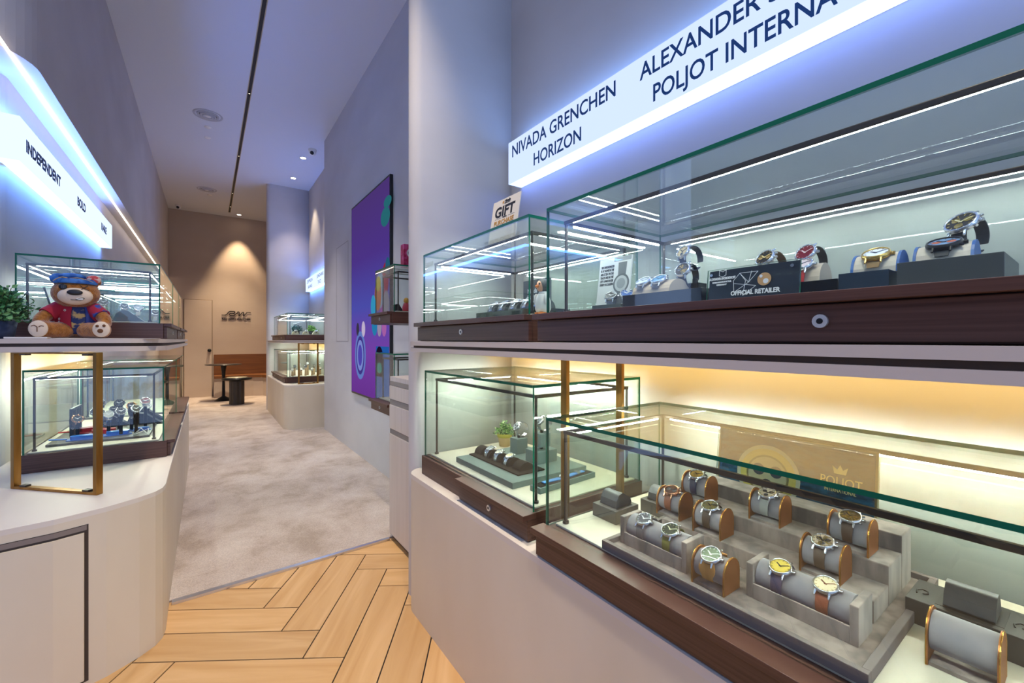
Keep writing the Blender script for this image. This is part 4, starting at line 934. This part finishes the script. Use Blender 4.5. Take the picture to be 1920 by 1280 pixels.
# --- shelf top on the left: bear, plant, paper
def bear():
    t = thing('teddy_bear', 'brown teddy bear with blue headscarf and patterned jacket sitting on shelf', 'teddy bear', (-.475, 2.66, 1.2545)); t.scale = (1.04, 1.04, 1.04)
    FUR = mat('bear_fur', 'b0702c', .95, noise=((60, 60, 60), '8a5018', 5, .35, .65), bump=((160, 160, 160), .9), sheen=.5, spec=.1)
    g = MB()
    # local: x right in the picture, -y towards the camera
    g.ball((0, .02, .085), (.062, .052, .082)); g.ball((0, -.005, .192), (.077, .064, .062)); g.ball((0, .015, .145), (.04, .04, .03))
    for sx in (-1, 1):
        g.ball((sx*.055, .005, .247), (.024, .014, .022))
        for k in range(6): q = k/5; g.ball((sx*(.058+.040*math.sin(q*1.6)), -.005-.045*q, .120-.052*q), (.026-.001*k, .026-.001*k, .025), n=14, k=8)
        for k in range(7): q = k/6; g.ball((sx*(.035+.047*q), -.015-.046*q, .036), (.033, .033, .034), n=14, k=8)
        g.ball((sx*.090, -.074, .038), (.031, .020, .036))
    o = g.build('body', FUR, t)
    rm = o.modifiers.new('remesh', 'REMESH'); rm.mode = 'VOXEL'; rm.voxel_size = .0045; rm.use_smooth_shade = True
    sm = o.modifiers.new('smooth', 'SMOOTH'); sm.iterations = 6; sm.factor = .6
    CR = mat('bear_cream', 'e3cdb4', .9, bump=((120, 120, 120), .3), spec=.1)
    g = MB(); g.ball((.006, -.050, .178), (.054, .034, .037)); g.build('muzzle', CR, t)
    g = MB(); g.ball((.010, -.083, .191), (.024, .008, .012)); g.build('nose', cmat('1b1a20', .5), t)
    e = MB(); e.lathe([(0, .004), (.010, .004), (.0125, .002), (.0125, 0)], 24, M=frame((-.028, -.064, .214), (1, 0, 0), (0, .1, 1))); eo = e.build('button_eye', cmat('15151a', .3), t)
    g = MB()
    for dx in (-1, 1):
        for dz in (-1, 1): g.disc((dx*.003, dz*.003, .0042), .0014, 8, 0, frame((-.028, -.064, .214), (1, 0, 0), (0, .1, 1)))
    g.build('button_hole', cmat('4a4a50', .4), eo)
    g = MB(); g.tube([(.022, -.068, .222), (.034, -.066, .212), (.048, -.061, .203)], .0015, 6); g.tube([(.046, -.061, .222), (.034, -.066, .212), (.024, -.068, .203)], .0015, 6); g.build('cross_stitch_eye', BLACK, t)
    g = MB(); g.tube([(-.002, -.0835, .160), (.012, -.085, .160), (.024, -.084, .167), (.034, -.080, .170)], .0011, 6); g.tube([(.012, -.085, .160), (.022, -.084, .158), (.034, -.0805, .162), (.038, -.078, .168), (.034, -.080, .170)], .0011, 6); g.build('mouth_outline', BLACK, t)
    g = MB(); g.ball((.024, -.079, .164), (.012, .006, .005)); g.build('teeth', WHITE, t)
    # headscarf
    SC = mat('scarf_blue', '1f56a0', .7, noise=((26, 26, 26), '3f7ac0', 2, .45, .55))
    g = MB(); prof = [(math.cos(R(a))*.079, math.sin(R(a))*.067) for a in range(36, 91, 6)]
    g.lathe(prof, 36, M=T(0, -.005, .196) @ Matrix.Diagonal((1, .84, 1, 1))); g.lathe([(.066, .0), (.070, .008), (.062, .020)], 36, M=T(0, -.006, .231) @ Matrix.Diagonal((.98, .86, 1, 1)))
    so_ = g.build('headscarf', SC, t)
    g = MB(); g.ball((-.052, -.004, .252), (.028, .020, .022)); g.ball((-.008, -.020, .262), (.042, .030, .014)); g.build('scarf_knot', SC, so_)
    for a, b, c_ in ((-.07, .0, .0018), (-.02, .05, .0018), (-.05, .07, .0012)):
        g = MB(); g.tube([(a*.85+(b-a)*.85*i/6, -.060+.014*abs(i-3)/3, .238+.016*math.sin(i/6*3)) for i in range(7)], c_, 6); g.build('scarf_stripe', cmat('c8a878', .6), so_)
    g = MB(); g.ball((.055, -.012, .255), (.024, .012, .018)); g.build('ear_cover', mat('ear_red', 'c84848', .8, noise=((60, 60, 60), 'e0c0b0', 3, .45, .55)), so_)
    # jacket
    RED = mat('jacket_red', 'a3122a', .8, bump=((60, 60, 60), .2)); NAVY = mat('jacket_print', '24305a', .8, noise=((34, 34, 34), 'c8a060', 4, .52, .60)); BLU = cmat('2a62b8', .8)
    def shell(a0, a1, m_, nm, off=.004, z0=.02, z1=.150):
        vs = []; fs = []; n = 14; k = 12
        for j in range(k+1):
            z = z0+(z1-z0)*j/k; tz = max(-1, min(1, (z-.085)/.084)); s_ = math.sqrt(max(.10, 1-tz*tz))
            for i in range(n+1):
                a = R(a0+(a1-a0)*i/n)
                for d_ in (0, .003): vs.append(((.062*s_+off+d_)*math.cos(a), .02+(.052*s_+off+d_)*math.sin(a), z))
        q = (n+1)*2
        for j in range(k):
            for i in range(n):
                b0 = j*q+i*2; fs.append((b0+1, b0+3, b0+q+3, b0+q+1)); fs.append((b0, b0+q, b0+q+2, b0+2))
        for j in range(k):
            for i in (0, n): b0 = j*q+i*2; fs.append((b0, b0+1, b0+q+1, b0+q) if i == 0 else (b0, b0+q, b0+q+1, b0+1))
        for i in range(n):
            for jj in (0, k): b0 = jj*q+i*2; fs.append((b0, b0+2, b0+3, b0+1) if jj == 0 else (b0, b0+1, b0+3, b0+2))
        g = MB(); g.add(vs, fs, 0, True); return g.build(nm, m_, t)
    j1 = shell(150, 262, RED, 'jacket_panel'); shell(262, 300, NAVY, 'shirt_front', .002); shell(300, 392, mat('jacket_navy', '2b3a78', .8, noise=((30, 30, 30), 'b8302a', 3, .55, .62)), 'jacket_panel'); shell(32, 150, RED, 'jacket_back')
    for sx, m_ in ((-1, RED), (1, mat('sleeve_red', 'a3203a', .8, noise=((30, 30, 30), '2a4a98', 3, .5, .58)))):
        g = MB(); g.cyl((sx*.050, .006, .130), (sx*.082, -.022, .098), .030, 20, 0, .031); g.build('sleeve', m_, t, .003)
    g = MB(); rn = random.Random(3)
    for k in range(9):
        a = R(185+rn.uniform(0, 70)); z = .035+.012*k; s_ = math.sqrt(max(.1, 1-((z-.085)/.084)**2)); g.lathe([(.0045, 0), (.0045, .001), (.0025, .001), (.0025, 0)], 12, 0, frame(((.062*s_+.008)*math.cos(a), .02+(.052*s_+.008)*math.sin(a), z), (-math.sin(a), math.cos(a), 0), (0, 0, 1)) @ Matrix.Rotation(R(180), 4, 'X') @ Matrix.Rotation(R(180), 4, 'X'))
    g.build('jacket_ring_print', cmat('d8c8b8', .7), j1)
    for sx in (-1, 1):
        g = MB(); g.ball((sx*.091, -.092, .040), (.028, .010, .033)); p_ = g.build('foot_pad', CR, t)
        g = MB()
        if sx == 1:
            for (dx, dz, q) in ((-.012, .016, .0065), (.010, .018, .0065), (-.002, -.008, .011)): g.ball((sx*.091+dx*.95, -.1015, .040+dz*.85), (q*.85, .003, q*.85), n=12, k=8)
        else:
            g.tube([(-.109, -.0985, .050), (-.100, -.1015, .054), (-.092, -.1025, .047), (-.092, -.1025, .028)], .0015, 6); g.tube([(-.088, -.1025, .047), (-.082, -.1015, .052), (-.074, -.099, .050)], .0015, 6)
        g.build('paw_print', cmat('6a4020', .8), p_)
bear()
pl = thing('potted_plant', 'green leafy plant in a dark blue pot beside the teddy bear', 'potted plant', (-.715, 2.70, 1.2545))
g = MB(); g.lathe([(0, 0), (.045, 0), (.055, .075), (.052, .075), (.048, .065), (0, .065)], 32); g.build('pot', mat('pot_navy', '30384e', .8, noise=((40, 40, 40), '414a60', 3, .4, .6)), pl)
leafy(pl, 190, .135, .16, .07, ('2f6a34', '4f8f4a', '7fb470', '1f4a28'), .024, 8)
g = MB(); g.add([(0, 0, 0), (.34, .012, 0), (.345, .10, .0), (.01, .09, 0), (0, 0, .002), (.34, .012, .002), (.345, .10, .002), (.01, .09, .004)], [(3, 2, 1, 0), (4, 5, 6, 7), (0, 1, 5, 4), (1, 2, 6, 5), (2, 3, 7, 6), (3, 0, 4, 7)], M=T(-.53, 2.535, 1.2548))
tag(g.build('paper_sheet', mat('paper_white', 'e2d8cc', .8)), 'flat cream paper lying on shelf in front of the bear', 'paper')
t = thing('paper_tray', 'long shallow cream paper tray at the shelf edge before the bear', 'paper')
t.location = (-.66, 2.545, 1.2548)
g = MB(); g.box(0, .12, 0, .07, 0, .007); g.build('tray', MATS['paper_white'], t, .001)

# --- left upper case contents
GLU = 'watches on dark stands in the upper left case'
t = thing('brand_card', 'black angled card standing behind the teddy bear', 'sign', M=T(-.62, 3.12, 1.3465) @ Matrix.Rotation(R(-14), 4, 'Y')); B('board', (-.004, .004, -.06, .06, 0, .17), BLACK, t, .001)
def slope_stand(x, y, z, rz, label, m_=LEATH, s=1):
    t = thing('watch_stand', label, 'watch stand', (x, y, z), 'sloping dark watch stands'); t.rotation_euler = (0, 0, R(rz)); t.scale = (s, s, s)
    g = MB(); g.prism([(-.075, 0), (-.055, .055), (-.03, .075), (0, .07), (.04, .035), (.085, 0)], -.03, .03, M=frame((0, 0, 0), (1, 0, 0), (0, 0, 1))); g.build('slope', m_, t, .003)
slope_stand(-.49, 3.16, 1.3445, 0, 'dark sloping stand right beside the teddy bear'); slope_stand(-.37, 3.3, 1.3445, 0, 'grey blue sloping stand second from the teddy bear', cmat('59626c', .4))
for x, y, z, dl, lb in ((-.46, 3.15, 1.452, '6a7076', 'steel bracelet watch upright on stand nearest the bear'), (-.325, 3.22, 1.432, '9aa4ae', 'steel bracelet watch ringed upright near case corner'), (-.26, 3.36, 1.415, '30343a', 'dark dial bracelet watch beside the far corner post'), (-.40, 3.36, 1.445, '5a646c', 'steel watch behind the grey sloping stand')):
    watch(lb, tilt(x, y, z, 60, -75, 1), GLU, 'steel', dl, r=.021, kind='bracelet', Rw=.025, a0=26, a1=160, mark='e0e0e0', hand='f0f0f0')
# left lower case contents
t = thing('display_tray', 'flat dark display board under the red and blue stands', 'tray', (-.45, 3.22, .7225))
B('body', (-.20, .19, -.19, .22, 0, .012), cmat('3c3b3d', .4), t, .002)
ZL = .7350
t = thing('brand_card', 'dark upright ribbed panel behind the red watch holders', 'sign', (-.59, 3.30, ZL)); B('board', (-.006, .006, -.11, .10, 0, .15), cmat('2a2c34', .5), t, .001)
g = MB()
for k in range(5): g.box(.006, .0085, -.10+.04*k, -.08+.04*k, .01, .14)
g.build('rib', cmat('3a3c46', .5), t)
REDP = cmat('c0202c', .4, coat=.3); BLUP = cmat('1f66c0', .4, coat=.3)
def holder(x, y, label, m_, s=1, rz=0):
    t = thing('watch_holder', label, 'watch stand', (x, y, ZL), 'coloured plastic watch holders'); t.rotation_euler = (0, 0, R(rz)); t.scale = (s, s, s)
    g = MB(); g.prism([(-.042, -.026), (.042, -.026), (.050, 0), (.042, .026), (-.042, .026), (-.050, 0)], 0, .022); g.build('body', m_, t, .004)
    g = MB(); g.prism([(-.060, -.034), (.060, -.034), (.060, .034), (-.060, .034)], 0, .004); g.build('base', m_, t, .002)
    g = MB(); g.cyl((-.06, 0, .006), (-.13, .006, .010), .004, 8); g.build('tab', m_, t)
GLL = 'watches on the red and blue holders'
for x, y, lb, m_, s, rz in ((-.53, 3.10, 'bright blue plastic holder at the front of the dark board', BLUP, .95, 0), (-.40, 3.14, 'bright blue holder behind the brass frame post', BLUP, .95, 8), (-.47, 3.24, 'red plastic holder in the middle of the dark board', REDP, 1, 0), (-.54, 3.36, 'red plastic holder against the dark upright panel', REDP, 1, 20), (-.31, 3.22, 'small blue holder close to the glass corner', BLUP, .7, 0)): holder(x, y, lb, m_, s, rz)
for i, (x, y, z, dl, mt_, yaw, lb) in enumerate(((-.555, 3.13, .815, '2a2a30', 'rose', 60, 'rose toned ring watch with hoop strap at the left front'), (-.50, 3.22, .835, '3a4048', 'steel', 80, 'steel bracelet watch raised behind the rose toned one'), (-.50, 3.34, .868, '2a2a30', 'steel', 90, 'steel watch high above the red holder'), (-.44, 3.16, .822, 'b8b8b0', 'steel', 70, 'steel watch just left of the brass post'), (-.385, 3.12, .840, '2c2420', 'steel', 70, 'dark dial steel watch right of the brass post'), (-.355, 3.24, .850, '3a3020', 'rose', 80, 'rose gold cased watch near the case middle'), (-.325, 3.14, .845, '22262c', 'steel', 60, 'black dial watch beside the blue holder'), (-.30, 3.30, .868, '6a1c20', 'steel', 80, 'steel watch with dark red dial farther right'), (-.42, 3.34, .860, '1f2226', 'dark', 90, 'all black watch at the back of the board'))):
    z += .022; zz_ = z
    watch(lb, tilt(x, y, z, 55, -yaw, 1), GLL, mt_, dl, '1c1c20', r=.024, kind='bracelet' if i % 2 else 'leather', Rw=.031, a0=26, a1=168, mark='d8c8a0', hand='e8e8e8', subs=(0, 2, 3)[i % 3])
    st = thing('ring_stand', 'clear acrylic block holding the '+' '.join(lb.split()[:6]), 'watch stand', (x, y, ZL), 'acrylic watch supports'); g = MB(); g.cyl((0, 0, 0), (0, 0, z-ZL-.03), .008, 10); g.build('rod', BLACKM, st)
    c_ = MB()
for x, y, lb, s in ((-.46, 3.50, 'black sloping stand at the back left of lower case', 1.0), (-.315, 3.50, 'black sloping stand at the back right of lower case', 1.0), (-.33, 3.65, 'black sloping stand farthest back in lower case', 1.2)):
    slope_stand(x, y, .7225, 0, lb, cmat('1d1f22', .35), s)
for x, y, z, lb in ((-.46, 3.47, .835, 'steel watch on the back left sloping stand'), (-.31, 3.47, .840, 'black steel watch on the back right sloping stand')):
    watch(lb, tilt(x, y, z, 45, -70, 1), GLL, 'steel', '24262a', '1a1a1e', r=.023, Rw=.03, a1=70, mark='d8d8d8', hand='f0f0f0', subs=2)
t = thing('wire_stand', 'small white wire stand at the front of the dark board', 'display stand', (-.30, 3.09, ZL)); g = MB()
P = [(-.03, -.02, 0), (.0, .0, .032), (.03, -.02, 0), (.03, .02, .022), (-.02, .02, .0), (.0, .0, .032), (-.03, -.02, 0), (.03, .02, .022)]
g.tube(P, .0014, 6); g.build('wire', WHITE, t)

# --- small wall cases and far niche contents
t = thing('gift_box', 'red and pink printed box standing on the small wall case', 'box', (1.16, 2.86, 1.7535)); B('box', (-.06, .06, -.03, .03, 0, .16), mat('box_red', 'c0204a', .5, noise=((20, 20, 20), 'e0508a', 3, .45, .55)), t, .001)
g = MB(); g.disc((0, 0, 0), .03, 20, 0, frame((-.01, -.0305, .10), (1, 0, 0), (0, 0, 1)), th=.0004); g.build('spiral_print', cmat('e8e0e0', .5), t); g = MB(); g.disc((0, 0, .0006), .02, 20, 0, frame((-.01, -.0305, .10), (1, 0, 0), (0, 0, 1))); g.build('spiral_print', cmat('2a1a24', .5), t)
t = thing('figurine', 'small red figurine inside the small upper wall case', 'figurine', (1.13, 2.86, 1.4445)); g = MB(); g.lathe([(0, 0), (.025, 0), (.028, .03), (.018, .06), (0, .066)], 20); g.build('body', cmat('c81c34', .4), t); g = MB(); g.ball((0, 0, .08), .02); g.build('head', cmat('e0a020', .5), t)
t = thing('watch_stand', 'dark watch stand in the small upper wall case', 'watch stand', (1.09, 2.93, 1.4445)); g = MB(); g.prism([(-.04, 0), (-.03, .05), (0, .06), (.04, 0)], -.03, .03, M=frame((0, 0, 0), (1, 0, 0), (0, 0, 1))); g.build('slope', BLACK, t)
for i, (x, y) in enumerate(((1.06, 7.05), (1.20, 7.04), (1.34, 7.06))):
    t = thing('watch_cushion', 'pale watch cushion in far niche upper case, %s of three' % ('left', 'middle', 'right')[i], 'watch stand', (x, y, 1.3325), 'pale cushions in the far niche'); g = MB(); g.prism([(-.045, 0)]+arc(0, 0, .045, 180, 0, 10, .05), -.03, .03, M=frame((0, 0, 0), (1, 0, 0), (0, 0, 1))); g.build('pillow', cmat('cfc8a8', .7), t)
    watch('small watch on far niche cushion, %s of three' % ('left', 'middle', 'right')[i], tilt(x, y-.032, 1.3325+.055, 50, -90, 1), 'watches in the far niche upper case', 'steel', '2a2a2a', r=.018, Rw=.03, a1=50)
for i, (x, y, c_) in enumerate(((1.12, 7.3, ('2a5a6a', '3f7a80')), (1.32, 7.28, ('5a9a3a', '8ac050')))):
    t = thing('potted_plant', '%s leafy plant inside the far niche upper case' % ('blue green', 'bright green')[i], 'potted plant', (x, y, 1.3325)); g = MB(); g.lathe([(0, 0), (.035, 0), (.04, .05), (0, .05)], 16); g.build('pot', BLACK, t)
    leafy(t, 60, .10, .09, .05, c_, .03, 20+i)
rn = random.Random(5)
for i in range(10):
    x = 1.02+.045*i; y = 7.05+.10*(i % 2); z = .7125+.07+.04*(i % 3)
    lb = 'white and steel watch in far niche lower case, place %s from the left' % ('one', 'two', 'three', 'four', 'five', 'six', 'seven', 'eight', 'nine', 'ten')[i]
    watch(lb, tilt(x, y, z+.03, 60, -90, 1), 'watches in the far niche lower case', 'steel', ('e8e4dc', '2a3038', 'd8dce0')[i % 3], ('e8e8e8', '22262a')[i % 2], r=.022, kind='leather', Rw=.028, a1=160, detail=False)
    st = thing('ring_stand', 'pale cylinder stand under far niche lower case watch, place %s' % ('one', 'two', 'three', 'four', 'five', 'six', 'seven', 'eight', 'nine', 'ten')[i], 'watch stand', (x, y, .7125), 'pale stands in the far niche lower case'); g = MB(); g.cyl((0, 0, 0), (0, 0, z+.0-.7125), .016, 14, 0, .013); g.build('post', cmat('c8a880', .6), st)
